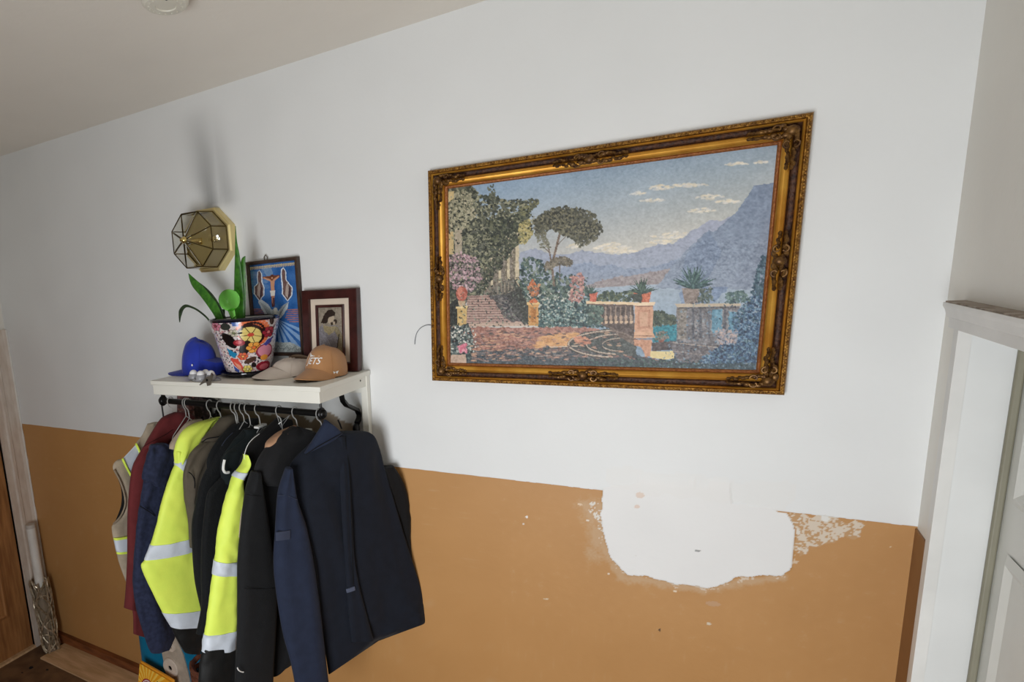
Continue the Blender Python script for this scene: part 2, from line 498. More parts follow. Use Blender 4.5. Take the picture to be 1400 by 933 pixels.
def make_main_wall():
    xs = axis(XL - 0.1, XR + 0.1, 0.03, [(-0.62, 0.46, 0.003), (-1.75, -1.05, 0.008), (-2.1, -1.75, 0.02)])
    zs = axis(0, CEIL + 0.05, 0.03, [(1.0, 1.535, 0.003), (1.56, 1.80, 0.008), (PZL - 0.001, PZL + 0.001, 0.001)])
    X, Z = np.meshgrid(xs, zs)
    # drawing coordinates: x and height in millimetres (height downwards for the painter)
    ras = Ras(X * 1000, -Z * 1000, lambda u, v: (np.searchsorted(xs, u / 1000), np.searchsorted(zs, -v / 1000)),
              (231, 232, 231), 5)
    n1 = np.vectorize(lambda a, b: mnoise.noise((a * 6, b * 6, 1.3)))(X, Z)
    n2 = np.vectorize(lambda a, b: mnoise.noise((a * 40, b * 40, 4.1)))(X, Z)
    n3 = np.vectorize(lambda a, b: mnoise.noise((a * 160, b * 160, 9.1)))(X, Z)
    img = ras.img
    img += (n1 * 2)[..., None]
    brown = np.array([188, 139, 84.0]) + (n1 * 3 + n2 * 1.5)[..., None]
    bm = Z < PZL + 0.0015 * n2
    img[bm] = brown[bm]

    def pm(pts): return [(W0(*p)[0] * 1000, -W0(*p)[1] * 1000) for p in pts]
    # old taupe paint left showing behind the coats under the shelf
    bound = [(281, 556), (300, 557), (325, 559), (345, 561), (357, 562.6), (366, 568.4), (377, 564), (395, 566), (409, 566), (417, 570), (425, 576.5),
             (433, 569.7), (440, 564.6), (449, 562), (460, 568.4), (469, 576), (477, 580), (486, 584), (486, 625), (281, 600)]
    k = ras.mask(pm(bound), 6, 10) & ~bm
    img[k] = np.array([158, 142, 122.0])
    # repair: rubbed haze, then the white filler
    def near(pts, rad):
        d = np.full(X.shape, 9.0)
        q = [W0(*p) for p in pts]
        for (x0, z0), (x1, z1) in zip(q[:-1], q[1:]):
            L = (x1 - x0) ** 2 + (z1 - z0) ** 2
            t = np.clip(((X - x0) * (x1 - x0) + (Z - z0) * (z1 - z0)) / L, 0, 1)
            d = np.minimum(d, np.hypot(X - x0 - t * (x1 - x0), Z - z0 - t * (z1 - z0)))
        return np.clip(1 - d / rad, 0, 1)
    patch = [(824, 668), (825.7, 674), (821.5, 701), (823, 722), (828, 744), (836, 762), (848, 778), (860, 787), (882, 789), (903, 793.6),
             (925, 799), (946, 802.5), (965, 803), (980, 802), (995, 796), (1006, 791), (1025, 788), (1044, 786), (1060, 788), (1071, 787), (1079, 778),
             (1083, 766), (1086, 748), (1086, 731), (1084, 715), (1076.5, 701), (1060, 697), (1030, 693), (1000, 688), (1000, 660), (900, 655)]
    pk = ras.mask([(a, b) for a, b in pm(patch)], 5, 9)
    halo = np.maximum.reduce([near([(818, 690), (822, 740), (850, 785)], 0.035), near([(850, 790), (910, 798), (960, 806), (1010, 797)], 0.03) * 0.9,
                              near([(1010, 797), (1070, 790)], 0.02), near([(800, 690), (812, 715), (815, 760)], 0.05) * 0.75])
    hk = np.clip(halo * 1.3 + n2 * 0.5 + n3 * 0.35 - 0.25, 0, 0.75) * bm
    img[:] = img * (1 - hk[..., None] * 0.6) + np.array([200, 180, 160.0]) * hk[..., None] * 0.6
    scuff = ras.mask(pm([(1078, 698), (1110, 702), (1150, 710), (1176, 718), (1170, 728), (1140, 738), (1110, 748), (1088, 756), (1084, 730)]), 16, 8)
    sk = scuff & bm & (n3 + n2 * 0.9 + n1 * 0.4 > 0.05)
    img[scuff & bm] = img[scuff & bm] * 0.72 + np.array([196, 176, 154.0]) * 0.28
    img[sk] = img[sk] * 0.3 + np.array([226, 222, 214.0]) * 0.7
    sp2 = ras.mask(pm([(806, 690), (816, 684), (822, 700), (822, 726), (814, 720)]), 8, 6) & bm & (n3 + n2 > 0.1)
    img[sp2] = np.array([222, 214, 202.0])
    img[pk] = np.array([233, 232, 230.0]) + (n1 * 2)[pk][:, None]
    ed = ras.mask([(a, b) for a, b in pm(patch)], 26, 6) & ~pk & bm & (n3 + n2 * 0.8 > 0.12)
    img[ed] = img[ed] * 0.45 + np.array([226, 222, 216.0]) * 0.55
    up = ras.mask(pm([(835, 640), (1085, 660), (1085, 700), (1000, 690), (830, 672)]), 20, 12) & ~bm
    img[up] = img[up] * 0.6 + np.array([232, 230, 226.0]) * 0.4
    for (px, py, rx, ry, c) in [(875, 677, 12, 10, (226, 208, 194)), (871, 693, 8, 6, (226, 206, 192)), (954, 753, 7, 3, (150, 150, 148)),
                                (720, 707, 4, 4.5, (236, 232, 226)), (716, 717, 3, 4, (222, 212, 200)), (747, 819.5, 10, 2, (216, 196, 166)),
                                (556, 651, 2, 5, (214, 190, 160)), (923, 809, 5, 3, (224, 206, 180)), (969, 853, 6, 5, (212, 196, 172)), (975, 826, 20, 8, (190, 150, 112)),
                                (902, 862, 3, 6, (86, 62, 40)), (1218, 748, 2, 2, (226, 206, 170)), (793, 690, 7, 4, (222, 196, 166)),
                                (804, 712, 5, 4, (228, 216, 200)), (832, 785, 4, 3, (226, 210, 190)), (755, 910, 16, 3, (190, 146, 98)), (1128, 709, 9, 10, (228, 226, 220)),
                                (126, 425, 5, 5, (60, 56, 52)), (497, 490, 4, 4, (84, 78, 72)), (598, 707, 3, 3, (200, 190, 176)), (870, 760, 3, 2, (224, 222, 218))]:
        x, z = W0(px, py)
        ras.ell(x * 1000, -z * 1000, rx, ry, c, ang=-0.1)
    # darker streaks on the wall above the lamp, fading upwards
    lx, lz = -1.84, 2.59
    h = np.clip((Z - lz) / 0.42, 0, 1); d = np.abs(X - lx + 0.06 * h + 0.03 * n1)
    st = np.exp(-(d / (0.045 + 0.04 * h)) ** 2) * np.clip((Z - lz + 0.02) / 0.04, 0, 1) * (1 - h) ** 0.7 * (Z > lz - 0.03)
    d2 = np.abs(X - lx - 0.09 + 0.05 * h)
    st = np.maximum(st, 0.6 * np.exp(-(d2 / 0.05) ** 2) * np.clip((Z - lz + 0.02) / 0.05, 0, 1) * (1 - h))
    st = np.maximum(st, 0.8 * np.exp(-((X - lx + 0.03) / 0.016) ** 2) * (Z > lz - 0.05) * np.clip(1 - (Z - lz) / 0.10, 0, 1))
    img *= (1 - 0.30 * st)[..., None]
    # slight relief: the filler and the paint edge stand proud
    Yv = np.where(pk, -0.0025, np.where(bm, 0.0, -0.0008)) - 0.0006 * n1
    idx = np.arange(X.size).reshape(X.shape)
    F = np.stack([idx[:-1, :-1], idx[:-1, 1:], idx[1:, 1:], idx[1:, :-1]], -1).reshape(-1, 4)
    P = np.stack([X, Yv, Z], -1).reshape(-1, 3)
    me = bpy.data.meshes.new('wall_back')
    me.vertices.add(len(P)); me.vertices.foreach_set('co', P.astype(np.float32).ravel())
    me.loops.add(F.size); me.loops.foreach_set('vertex_index', F.astype(np.int32).ravel())
    me.polygons.add(len(F)); me.polygons.foreach_set('loop_start', np.arange(0, F.size, 4, dtype=np.int32))
    me.update(calc_edges=True); me.validate(); me.materials.append(WALLM)
    me.polygons.foreach_set('use_smooth', [True] * len(me.polygons))
    o = bpy.data.objects.new('wall_back', me); COL.objects.link(o)
    setcol(o, np.clip(img, 0, 255).reshape(-1, 3))
    return struct(o)


make_main_wall()
struct(MB().box((XL - 0.4, YB - 0.3, CEIL), (XR + 0.4, 0.1, CEIL + 0.1)).build('ceiling', CEILM, smooth=False))
floor = struct(MB().box((XL - 0.4, YB - 0.3, -0.1), (XR + 0.4, 0.1, 0.0)).build('floor', CARPM, smooth=False))
# dark marks on the carpet and the bare wood strip along the wall
rbox('wood_strip', (XL + 0.16, -0.215, 0.0), (XR, -0.03, 0.012), PLANKM, floor, 0.002)
mk = MB()
for i in range(46):
    x = -3.5 + 0.9 * random.random(); y = -0.25 - 0.5 * random.random(); r = 0.004 + 0.014 * random.random()
    mk.add([(x + r * (0.5 + random.random()) * math.cos(q), y + r * (0.4 + 0.7 * random.random()) * math.sin(q), 0.0012) for q in np.arange(7) * 2 * PI / 7],
           [tuple(range(7))])
marks = mk.build('dark_marks', SEAMD, floor); marks['kind'] = 'stuff'
struct(MB().box((XL + 0.02, -0.032, 0.0), (XR, 0.0, 0.062)).build('baseboard_back', BASEM, smooth=False))

# right wall with a recessed door
YD0, YD1, ZD = -0.204, -1.02, 2.029
w = MB()
w.box((XR, YD0 + 0.03, 0), (XR + 0.3, 0.1, CEIL)); w.box((XR, YB - 0.3, 0), (XR + 0.3, YD1 - 0.03, CEIL)); w.box((XR, YD1 - 0.03, ZD + 0.03), (XR + 0.3, YD0 + 0.03, CEIL))
w.box((XR - 0.002, YB, 0), (XR, YD1 - 0.09, PZL), mi=1)
struct(w.build('wall_right', SIDEM, smooth=False, extra=[DADOM]))
struct(MB().box((XR - 0.004, -0.125, 0), (XR + 0.001, 0.0, PZL - 0.005)).build('trim_1', mat('brown_side_paint', rgb(140, 98, 56), 0.5, var=0.06), smooth=False))
d2 = struct(MB().box((0.5525, YD1, 0.005), (0.595, YD0 + 0.002, ZD + 0.014)).build('door_1', LEAFM, smooth=False))
for (a, b, c, d) in [(1.66, 1.97, -0.265, -0.575), (1.66, 1.97, -0.65, -0.96), (0.62, 1.55, -0.275, -0.575), (0.62, 1.55, -0.65, -0.96), (0.15, 0.50, -0.275, -0.575), (0.15, 0.50, -0.65, -0.96)]:
    p = MB()
    q = [(0.5495, c, a), (0.5495, d, a), (0.5495, d, b), (0.5495, c, b)]
    i_ = [(0.5425, c - 0.018, a + 0.018), (0.5425, d + 0.018, a + 0.018), (0.5425, d + 0.018, b - 0.018), (0.5425, c - 0.018, b - 0.018)]
    j_ = [(0.5515, c - 0.035, a + 0.035), (0.5515, d + 0.035, a + 0.035), (0.5515, d + 0.035, b - 0.035), (0.5515, c - 0.035, b - 0.035)]
    p.add(q + i_ + j_, [(k, (k + 1) % 4, 4 + (k + 1) % 4, 4 + k) for k in range(4)] + [(4 + k, 4 + (k + 1) % 4, 8 + (k + 1) % 4, 8 + k) for k in range(4)] + [(8, 9, 10, 11)])
    p.build('door_panel', LEAFM, d2, smooth=False)
rbox('weatherstrip', (0.538, YD0 - 0.009, 0.0), (0.5525, YD0 + 0.004, ZD + 0.012), STOPM, d2, 0.004)
rbox('weatherstrip', (0.538, YD1, 0.0), (0.5525, YD1 + 0.009, ZD + 0.012), STOPM, d2, 0.004)
MB().lathe([(0.0, 0.06), (0.02, 0.058), (0.028, 0.045), (0.024, 0.03), (0.01, 0.022), (0.012, 0.0)], (0.555, -0.96, 1.0), 20, (-1, 0, 0)).build('door_handle', BRASS, d2)
# door lining (jamb) and casing
jm = MB().box((XR + 0.001, YD0 + 0.003, 0), (0.60, YD0 + 0.03, ZD + 0.03)).box((XR + 0.001, YD1 - 0.03, 0), (0.60, YD1, ZD + 0.03)).box((XR + 0.001, YD1, ZD + 0.015), (0.60, YD0 + 0.003, ZD + 0.03))
struct(jm.build('trim_2', TRIMM, smooth=False))
cs = MB()
prof = [(0.0, -0.122), (0.009, -0.124), (0.012, -0.132), (0.012, -0.145), (0.016, -0.150), (0.016, -0.176), (0.021, -0.183), (0.021, YD0), (-0.0012, YD0)]
for (ys) in (1,):
    vs = [(XR - a, y, z) for z in (0.0, ZD) for a, y in prof]; n = len(prof)
    cs.add(vs, [(i, (i + 1) % n, n + (i + 1) % n, n + i) for i in range(n)] + [tuple(range(n)), tuple(range(2 * n - 1, n - 1, -1))])
struct(cs.build('trim_3', CASEM, smooth=False))
cs = MB().box((XR - 0.021, YD1 - 0.08, 0), (XR, YD1, ZD)); struct(cs.build('trim_4', CASEM, smooth=False))
hd = MB()
hp = [(0.0, ZD), (0.021, ZD), (0.021, ZD + 0.022), (0.026, ZD + 0.026), (0.030, ZD + 0.042), (0.034, ZD + 0.050), (0.034, ZD + 0.058), (0.0, ZD + 0.058)]
vs = [(XR - a, y, z) for y in (-0.128, YD1 - 0.09) for a, z in hp]; n = len(hp)
hd.add(vs, [(i, (i + 1) % n, n + (i + 1) % n, n + i) for i in range(n)] + [tuple(range(n)), tuple(range(2 * n - 1, n - 1, -1))])
head = struct(hd.build('trim_5', CASEM, smooth=False))
rbox('dusty_top', (XR - 0.031, YD1 - 0.08, ZD + 0.058), (XR + 0.0, -0.132, ZD + 0.061), DUSTM, head, 0.0)

# left wall with a brown wooden door
LD0, LD1, LZ = -0.145, -1.0, 2.03
w = MB()
w.box((XL - 0.3, LD0, 0), (XL, 0.1, CEIL)); w.box((XL - 0.3, YB - 0.3, 0), (XL, LD1, CEIL)); w.box((XL - 0.3, LD1, LZ), (XL, LD0, CEIL))
w.box((XL, YB, 0), (XL + 0.002, LD1 - 0.11, PZL), mi=1)
struct(w.build('wall_left', SIDEM, smooth=False, extra=[DADOM]))
dl = struct(MB().box((XL - 0.06, LD1 + 0.002, 0.016), (XL - 0.016, LD0 - 0.003, LZ - 0.003)).build('door_2', WOODM, smooth=False))
for (a, b) in [(0.28, 0.92), (1.05, 1.88)]:
    for (c, d) in [(-0.27, -0.55), (-0.61, -0.89)]:
        p = MB(); X_ = XL - 0.016
        q = [(X_ + 0.001, c, a), (X_ + 0.001, d, a), (X_ + 0.001, d, b), (X_ + 0.001, c, b)]
        i_ = [(X_ + 0.009, c - 0.02, a + 0.02), (X_ + 0.009, d + 0.02, a + 0.02), (X_ + 0.009, d + 0.02, b - 0.02), (X_ + 0.009, c - 0.02, b - 0.02)]
        j_ = [(X_ + 0.002, c - 0.03, a + 0.03), (X_ + 0.002, d + 0.03, a + 0.03), (X_ + 0.002, d + 0.03, b - 0.03), (X_ + 0.002, c - 0.03, b - 0.03)]
        p.add(q + i_ + j_, [(k, (k + 1) % 4, 4 + (k + 1) % 4, 4 + k) for k in range(4)] + [(4 + k, 4 + (k + 1) % 4, 8 + (k + 1) % 4, 8 + k) for k in range(4)] + [(8, 9, 10, 11)])
        p.build('door_panel', WOODM, dl, smooth=False)
MB().lathe([(0.0, 0.06), (0.02, 0.058), (0.028, 0.045), (0.024, 0.03), (0.01, 0.022), (0.012, 0.0)], (XL - 0.016, -0.93, 1.0), 20, (1, 0, 0)).build('door_handle', BRASS, dl)
cs = MB()
prof = [(0.0, -0.004), (0.020, -0.004), (0.024, -0.014), (0.017, -0.030), (0.017, -0.075), (0.022, -0.082), (0.022, -0.10), (0.012, -0.108), (0.012, LD0), (-0.05, LD0)]
vs = [(XL + a, y, z) for z in (0.0, 2.092) for a, y in prof]; n = len(prof)
cs.add(vs, [(i, (i + 1) % n, n + (i + 1) % n, n + i) for i in range(n)] + [tuple(range(n)), tuple(range(2 * n - 1, n - 1, -1))])
struct(cs.build('trim_6', PEELM, smooth=False))
struct(MB().box((XL, LD1 - 0.1, LZ), (XL + 0.02, LD0 + 0.01, 2.092)).box((XL, LD1 - 0.1, 0), (XL + 0.02, LD1, LZ)).build('trim_7', PEELM, smooth=False))
# painted edge where the casing meets the wall, roughly caulked
ck = MB(); rings = []
for i in range(60):
    z = 0.35 + (2.09 - 0.35) * i / 59; r = 0.007 + 0.004 * mnoise.noise((z * 14, 2.0, 0))
    rings.append([(XL + 0.022 + r * math.cos(q), -0.006 + r * math.sin(q), z) for q in np.arange(8) * PI / 4])
struct(ck.loft(rings).build('trim_8', mat('white_caulk', rgb(224, 220, 214), 0.6, var=0.05)))
struct(MB().box((XL - 0.02, LD1, 0), (XL + 0.012, LD0, 0.014)).build('trim_9', PLANKM, smooth=False))

# rear wall with the window that lights the room
w = MB()
w.box((XL - 0.3, YB - 0.2, 0), (WX0, YB, CEIL)); w.box((WX1, YB - 0.2, 0), (XR + 0.3, YB, CEIL))
w.box((WX0, YB - 0.2, 0), (WX1, YB, WZ0)); w.box((WX0, YB - 0.2, WZ1), (WX1, YB, CEIL))
for b_ in [((XL - 0.05, YB, 0), (WX0 - 0.06, YB + 0.002, PZL)), ((WX1 + 0.06, YB, 0), (XR, YB + 0.002, PZL)), ((WX0 - 0.06, YB, 0), (WX1 + 0.06, YB + 0.002, WZ0 - 0.04))]: w.box(*b_, mi=1)
struct(w.build('wall_rear', REARM, smooth=False, extra=[DADOM]))
wf = MB()
for a, b in [((WX0, YB - 0.06, WZ0), (WX0 + 0.05, YB - 0.02, WZ1)), ((WX1 - 0.05, YB - 0.06, WZ0), (WX1, YB - 0.02, WZ1)),
             ((WX0, YB - 0.06, WZ0), (WX1, YB - 0.02, WZ0 + 0.05)), ((WX0, YB - 0.06, WZ1 - 0.05), (WX1, YB - 0.02, WZ1))]:
    wf.box(a, b)
wn = struct(wf.build('window_1', TRIMM, smooth=False))
rbox('sill', (WX0 - 0.05, YB - 0.05, WZ0 - 0.03), (WX1 + 0.05, YB + 0.08, WZ0), TRIMM, wn)


# ================================================================== LARGE GILT PICTURE
def make_picture():
    TL, TR, BR, BL = (-0.836, 2.585), (0.183, 2.565), (0.171, 1.838), (-0.842, 1.851)
    t = thing('landscape_painting', 'large landscape painting in an ornate gilt frame on the white wall', 'painting', (-0.33, -0.02, 1.84))
    C4 = [np.array(p) for p in (TL, TR, BR, BL)]

    def inset(d):
        out = []
        for i in range(4):
            p, a, b = C4[i], C4[i - 1], C4[(i + 1) % 4]
            u = (a - p) / np.linalg.norm(a - p); v = (b - p) / np.linalg.norm(b - p)
            out.append(p + (u + v) * d)
        return out

    def sweep(prof, name, M, seg=1):
        mb = MB(); rings = []
        for d, h in prof:
            q = inset(d); rings.append([(p[0], -h, p[1]) for p in q])
        n = len(prof); vs = [p for r in rings for p in r]
        fs = [(i * 4 + j, i * 4 + (j + 1) % 4, (i + 1) * 4 + (j + 1) % 4, (i + 1) * 4 + j) for i in range(n - 1) for j in range(4)]
        mb.add(vs, fs)
        return mb.build(name, M, t, auto=50)
    sweep([(0.0, 0.002), (0.0, 0.024), (0.002, 0.030), (0.006, 0.033), (0.011, 0.032), (0.013, 0.028)], 'outer_moulding', GOLDB)
    sweep([(0.013, 0.028), (0.014, 0.033), (0.0165, 0.035), (0.019, 0.033), (0.020, 0.026)], 'gilt_bead', GOLD)
    sweep([(0.020, 0.026), (0.024, 0.021), (0.030, 0.020), (0.035, 0.024), (0.037, 0.030)], 'dark_scoop', SCOOP)
    sweep([(0.037, 0.030), (0.038, 0.035), (0.042, 0.041), (0.048, 0.043), (0.054, 0.039), (0.058, 0.030), (0.059, 0.024)], 'gilt_roll', GOLD)
    sweep([(0.059, 0.024), (0.061, 0.026), (0.064, 0.024), (0.068, 0.014)], 'liner', LIPM)
    # beads along the outer edge: one run of fine beading per side
    for i in range(4):
        a, b = inset(0.006)[i], inset(0.006)[(i + 1) % 4]
        L = np.linalg.norm(b - a); k = int(L / 0.0085); mb = MB()
        for j in range(k):
            p = a + (b - a) * (j + 0.5) / k
            mb.ball((p[0], -0.033, p[1]), (0.0033, 0.003, 0.0033), 6, 4)
        o = mb.build('beading', GOLDB, t); o['kind'] = 'stuff'
    # relief ornaments: corners and mid sides
    rr = random.Random(5)

    def ornament(cx, cz, dirs, reach, name):
        mb = MB()
        mb.ball((cx, -0.042, cz), (0.016, 0.012, 0.014), 12, 8)
        for (dx, dz) in dirs:
            nx, nz = -dz, dx
            for k in range(int(reach / 0.0085)):
                s = 0.012 + k * 0.0085; taper = 1 - s / (reach + 0.03)
                for side in (-1, 1):
                    o_ = side * (0.004 + 0.013 * taper * rr.random())
                    x = cx + dx * s + nx * o_; z = cz + dz * s + nz * o_
                    r = 0.004 + 0.004 * taper * rr.random()
                    ex = abs(dx) * 1.5 + abs(dz); ez = abs(dz) * 1.5 + abs(dx)
                    mb.ball((x, -0.040 - 0.004 * rr.random() * taper, z), (r * ex, 0.007, r * ez), 8, 5)
            # scroll
            for side in (-1, 1):
                pts = []
                for q in np.linspace(0, 4.2, 14):
                    rad = 0.011 * (1 - q / 6)
                    pts.append((cx + dx * (0.03 + rad * math.cos(q)) + nx * side * (0.008 + rad * math.sin(q)), -0.046,
                                cz + dz * (0.03 + rad * math.cos(q)) + nz * side * (0.008 + rad * math.sin(q))))
                mb.tube(pts, 0.0026, 6)
        mb.build(name, ORNM, t)
    ic = inset(0.04)
    for i in range(4):
        p = ic[i]; a = ic[i - 1] - p; b = ic[(i + 1) % 4] - p
        a /= np.linalg.norm(a); b /= np.linalg.norm(b)
        ornament(p[0], p[1], [tuple(a), tuple(b)], 0.085, 'corner_ornament')
    for i in range(4):
        p = (ic[i] + ic[(i + 1) % 4]) / 2; a = ic[i] - p; a /= np.linalg.norm(a)
        ornament(p[0], p[1], [tuple(a), tuple(-a)], 0.10 if i % 2 == 0 else 0.07, 'side_ornament')
    # canvas -------------------------------------------------------------
    DAB[0] = 0.8
    R = flat_ras(520, 350, [(608, 252.5), (1067.5, 195.5), (1037, 512), (611, 498)], (170, 180, 190), 11)
    U, V = R.U, R.V
    h = np.clip((V - (252 - (U - 608) * 0.124)) / 130, 0, 1)
    tr = np.clip((U - 650) / 400, 0, 1)
    top = np.array([146, 170, 194.0]) * (1 - tr)[..., None] + np.array([150, 167, 182.0]) * tr[..., None]
    low = np.array([198, 194, 188.0]) * (1 - tr)[..., None] + np.array([206, 199, 184.0]) * tr[..., None]
    R.img = top * (1 - h[..., None]) + low * h[..., None]
    R.img += ((vnoise(U.shape, 40, 3) - 0.5) * 12 + (vnoise(U.shape, 9, 4) - 0.5) * 4)[..., None]
    cl = [(232, 222, 204), (216, 212, 206), (226, 214, 190)]
    for (x, y, w_, h_, n) in [(945, 251, 30, 3, 26), (905, 254, 22, 4, 22), (895, 272, 20, 3, 10), (975, 268, 22, 4, 16), (1000, 275, 26, 3, 16), (960, 287, 24, 4, 14),
                              (1010, 222, 18, 3, 12), (1045, 220, 12, 2, 8), (925, 322, 34, 6, 40), (905, 331, 22, 4, 24), (838, 338, 26, 8, 60), (856, 343, 18, 5, 30), (875, 262, 10, 3, 6), (790, 335, 20, 4, 10)]:
        R.dabs(n, [(x - w_, y + 1), (x, y - h_), (x + w_, y), (x, y + h_)], cl, 1.6, 2.6, -0.08, 0.55)
    R.poly([(700, 345), (712, 343), (730, 338), (753, 347), (775, 347), (798, 341), (814, 345), (850, 348), (870, 346), (897, 335), (924, 333), (951, 315), (974, 301.5), (987, 302.6), (1010, 292),
            (1010, 400), (700, 400)], (166, 170, 188), 1.5, 5, col2=(160, 168, 182), var=8)
    R.poly([(760, 372), (775, 362), (807, 358), (822, 364), (836, 361), (856, 368), (890, 366), (930, 356), (930, 395), (760, 395)], (146, 158, 180), 1.5, 5, col2=(150, 158, 172), var=8)
    R.poly([(800, 392), (830, 382), (870, 376), (925, 368), (930, 380), (900, 392), (860, 398), (800, 400)], (158, 148, 148), 2, 5, var=12)
    R.poly([(790, 396), (860, 392), (1060, 385), (1060, 520), (790, 520)], (168, 180, 192), 0, col2=(128, 150, 170), var=8)
    R.poly([(896, 395), (904, 389), (927, 358), (947, 337), (972, 315), (979, 317), (1010, 290), (1021, 274), (1035, 252), (1066, 249), (1060, 400), (990, 398), (930, 398)], (124, 138, 160), 1.2, 4, col2=(146, 156, 172), var=9)
    R.poly([(1000, 395), (1030, 350), (1052, 300), (1066, 290), (1062, 400)], (134, 144, 162), 2, 5, a=0.6, var=8)
    R.poly([(972, 316), (990, 345), (965, 395), (930, 395), (940, 350)], (118, 134, 160), 2, 5, a=0.5, var=8)
    R.poly([(930, 402), (945, 395), (1000, 395), (960, 440), (935, 430)], (120, 138, 168), 2, 5, a=0.7)
    R.poly([(894, 449), (928, 446), (930, 470), (894, 472)], (44, 128, 142), 0, var=12)
    R.poly([(974, 432), (1012, 428), (1012, 456), (980, 458)], (84, 150, 166), 1, var=12)
    R.dabs(120, [(893, 430), (905, 428), (925, 436), (929, 446), (893, 449)], [(70, 84, 66), (52, 66, 54), (98, 104, 84)], 2, 1.4)
    R.dabs(90, [(815, 408), (830, 399), (850, 402), (868, 398), (872, 414), (815, 414)], [(72, 88, 72), (58, 74, 66), (104, 112, 84)], 2, 1.5)
    # left: pergola
    fol = [(606, 252), (640, 247), (652, 262), (668, 262), (690, 270), (712, 270), (735, 272), (728, 282), (718, 300), (708, 318), (698, 322), (686, 338), (668, 360), (655, 384), (660, 405), (640, 405), (606, 420)]
    R.poly([(606, 252), (640, 247), (650, 300), (700, 300), (712, 400), (640, 410), (606, 450)], (92, 92, 84), 3, 6, var=18)
    R.poly([(656, 345), (700, 310), (706, 385), (655, 405)], (128, 118, 106), 1, var=18)
    R.dabs(1500, fol, [(84, 88, 72), (58, 62, 54), (112, 112, 92), (150, 148, 122), (70, 74, 66), (96, 98, 84)], 2.1, 1.5, None, 0.9, 3)
    R.dabs(160, [(608, 262), (640, 255), (648, 290), (612, 330)], [(168, 164, 140), (140, 136, 112), (186, 178, 152)], 1.6, 1.4)
    R.poly([(609, 257), (617, 256), (617, 266), (609, 272)], (206, 186, 138))
    R.poly([(609, 315), (616, 313), (616, 345), (609, 346)], (198, 176, 130))
    R.poly([(618, 312), (628, 311), (628, 346), (618, 347)], (178, 166, 146), var=12)
    for (x0, x1, y0, y1) in [(699, 708, 305, 380), (689, 695, 322, 384), (677, 683, 338, 387), (667, 671, 352, 392), (660, 663, 365, 396)]:
        R.poly([(x0, y0), (x1, y0 - 1), (x1, y1 - 2), (x0, y1)], (202, 188, 160), 0.4, 3, var=16)
        R.poly([(x0, y0), (x0 + (x1 - x0) * 0.45, y0), (x0 + (x1 - x0) * 0.4, y1), (x0, y1)], (124, 114, 98), 0.4, 3, var=14)
        R.dabs(int(10 * (x1 - x0)), [(x0 - 2, y0 + 5), (x1 + 2, y0), (x1 + 2, y0 + 26), (x0 - 2, y0 + 34)], [(72, 78, 62), (96, 98, 78), (54, 58, 50)], 1.5)
    R.dabs(200, [(660, 300), (700, 290), (720, 285), (712, 310), (700, 318), (680, 340), (664, 352)], [(70, 76, 62), (54, 58, 50), (106, 108, 86)], 2, 1.5)
    R.dabs(120, [(708, 305), (722, 296), (728, 315), (716, 332), (708, 330)], [(170, 156, 104), (130, 126, 86), (196, 182, 128)], 1.9, 1.4)
    R.line([(712, 290), (722, 278), (733, 273)], 1.4, (90, 90, 72)); R.dabs(26, [(710, 282), (735, 270), (735, 276), (714, 294)], [(96, 98, 76), (130, 128, 94)], 1.6)
    R.dabs(20, [(664, 250), (674, 248), (674, 275), (668, 275)], [(84, 88, 76), (104, 108, 92)], 1.5)
    R.dabs(300, [(610, 350), (625, 342), (650, 352), (655, 380), (640, 400), (612, 392)], [(150, 128, 132), (186, 150, 158), (112, 104, 102), (84, 84, 78), (204, 176, 180)], 1.8, 1.3)
    R.poly([(606, 420), (622, 405), (622, 450), (606, 455)], (44, 46, 42), 1)
    # steps
    R.poly([(636, 404), (668, 403), (722, 446), (632, 447)], (170, 142, 132), 0.6, var=8)
    for i in range(12):
        y = 406 + i * 3.4; xl = 636 - i * 0.3; xr = 668 + (y - 403) * 1.22
        R.line([(xl, y), (xr, y)], 1.1, (128, 104, 98)); R.line([(xl, y + 1.2), (xr, y + 1.2)], 0.8, (196, 166, 152))
    R.poly([(664, 404), (690, 402), (716, 440), (700, 442), (684, 430), (676, 416)], (78, 76, 76), 2, 5, a=0.85, var=12)
    R.dabs(60, [(676, 408), (692, 408), (712, 438), (690, 436)], [(130, 122, 116), (66, 66, 70), (96, 92, 92)], 1.2, 3, 0.05)
    R.poly([(634, 443), (722, 442), (722, 447), (634, 448)], (196, 172, 154), 0.5, a=0.8)
    R.poly([(674, 390), (700, 379), (703, 381), (703, 402), (668, 404)], (104, 98, 88), 0.5, var=14)
    for x in range(678, 702, 5): R.line([(x, 386), (x, 402)], 1.1, (150, 138, 120))
    R.poly([(690, 402), (706, 395), (724, 440), (716, 446), (700, 430)], (72, 70, 66), 0.8, var=12)
    R.poly([(700, 380), (708, 378), (724, 420), (722, 446), (716, 444), (703, 402)], (64, 64, 56), 0.8, var=10)
    R.poly([(701, 380), (707, 379), (712, 390), (708, 392)], (186, 168, 140))
    # shrubs and urns
    R.dabs(420, [(712, 352), (735, 350), (752, 372), (790, 378), (806, 400), (806, 448), (736, 449), (722, 420), (708, 385)], [(74, 92, 84), (52, 68, 64), (100, 118, 106), (62, 84, 88), (134, 144, 128)], 2.4, 1.4)
    R.dabs(420, [(736, 412), (806, 410), (840, 430), (836, 450), (736, 450)], [(52, 76, 78), (40, 58, 60), (84, 112, 110), (120, 140, 134), (66, 92, 96)], 2, 1.4)
    R.dabs(60, [(736, 405), (806, 405), (806, 445), (736, 445)], [(186, 190, 180), (160, 176, 172)], 1.2)
    R.dabs(90, [(780, 378), (798, 372), (800, 412), (778, 416)], [(182, 130, 126), (206, 160, 146), (150, 110, 106)], 1.5)
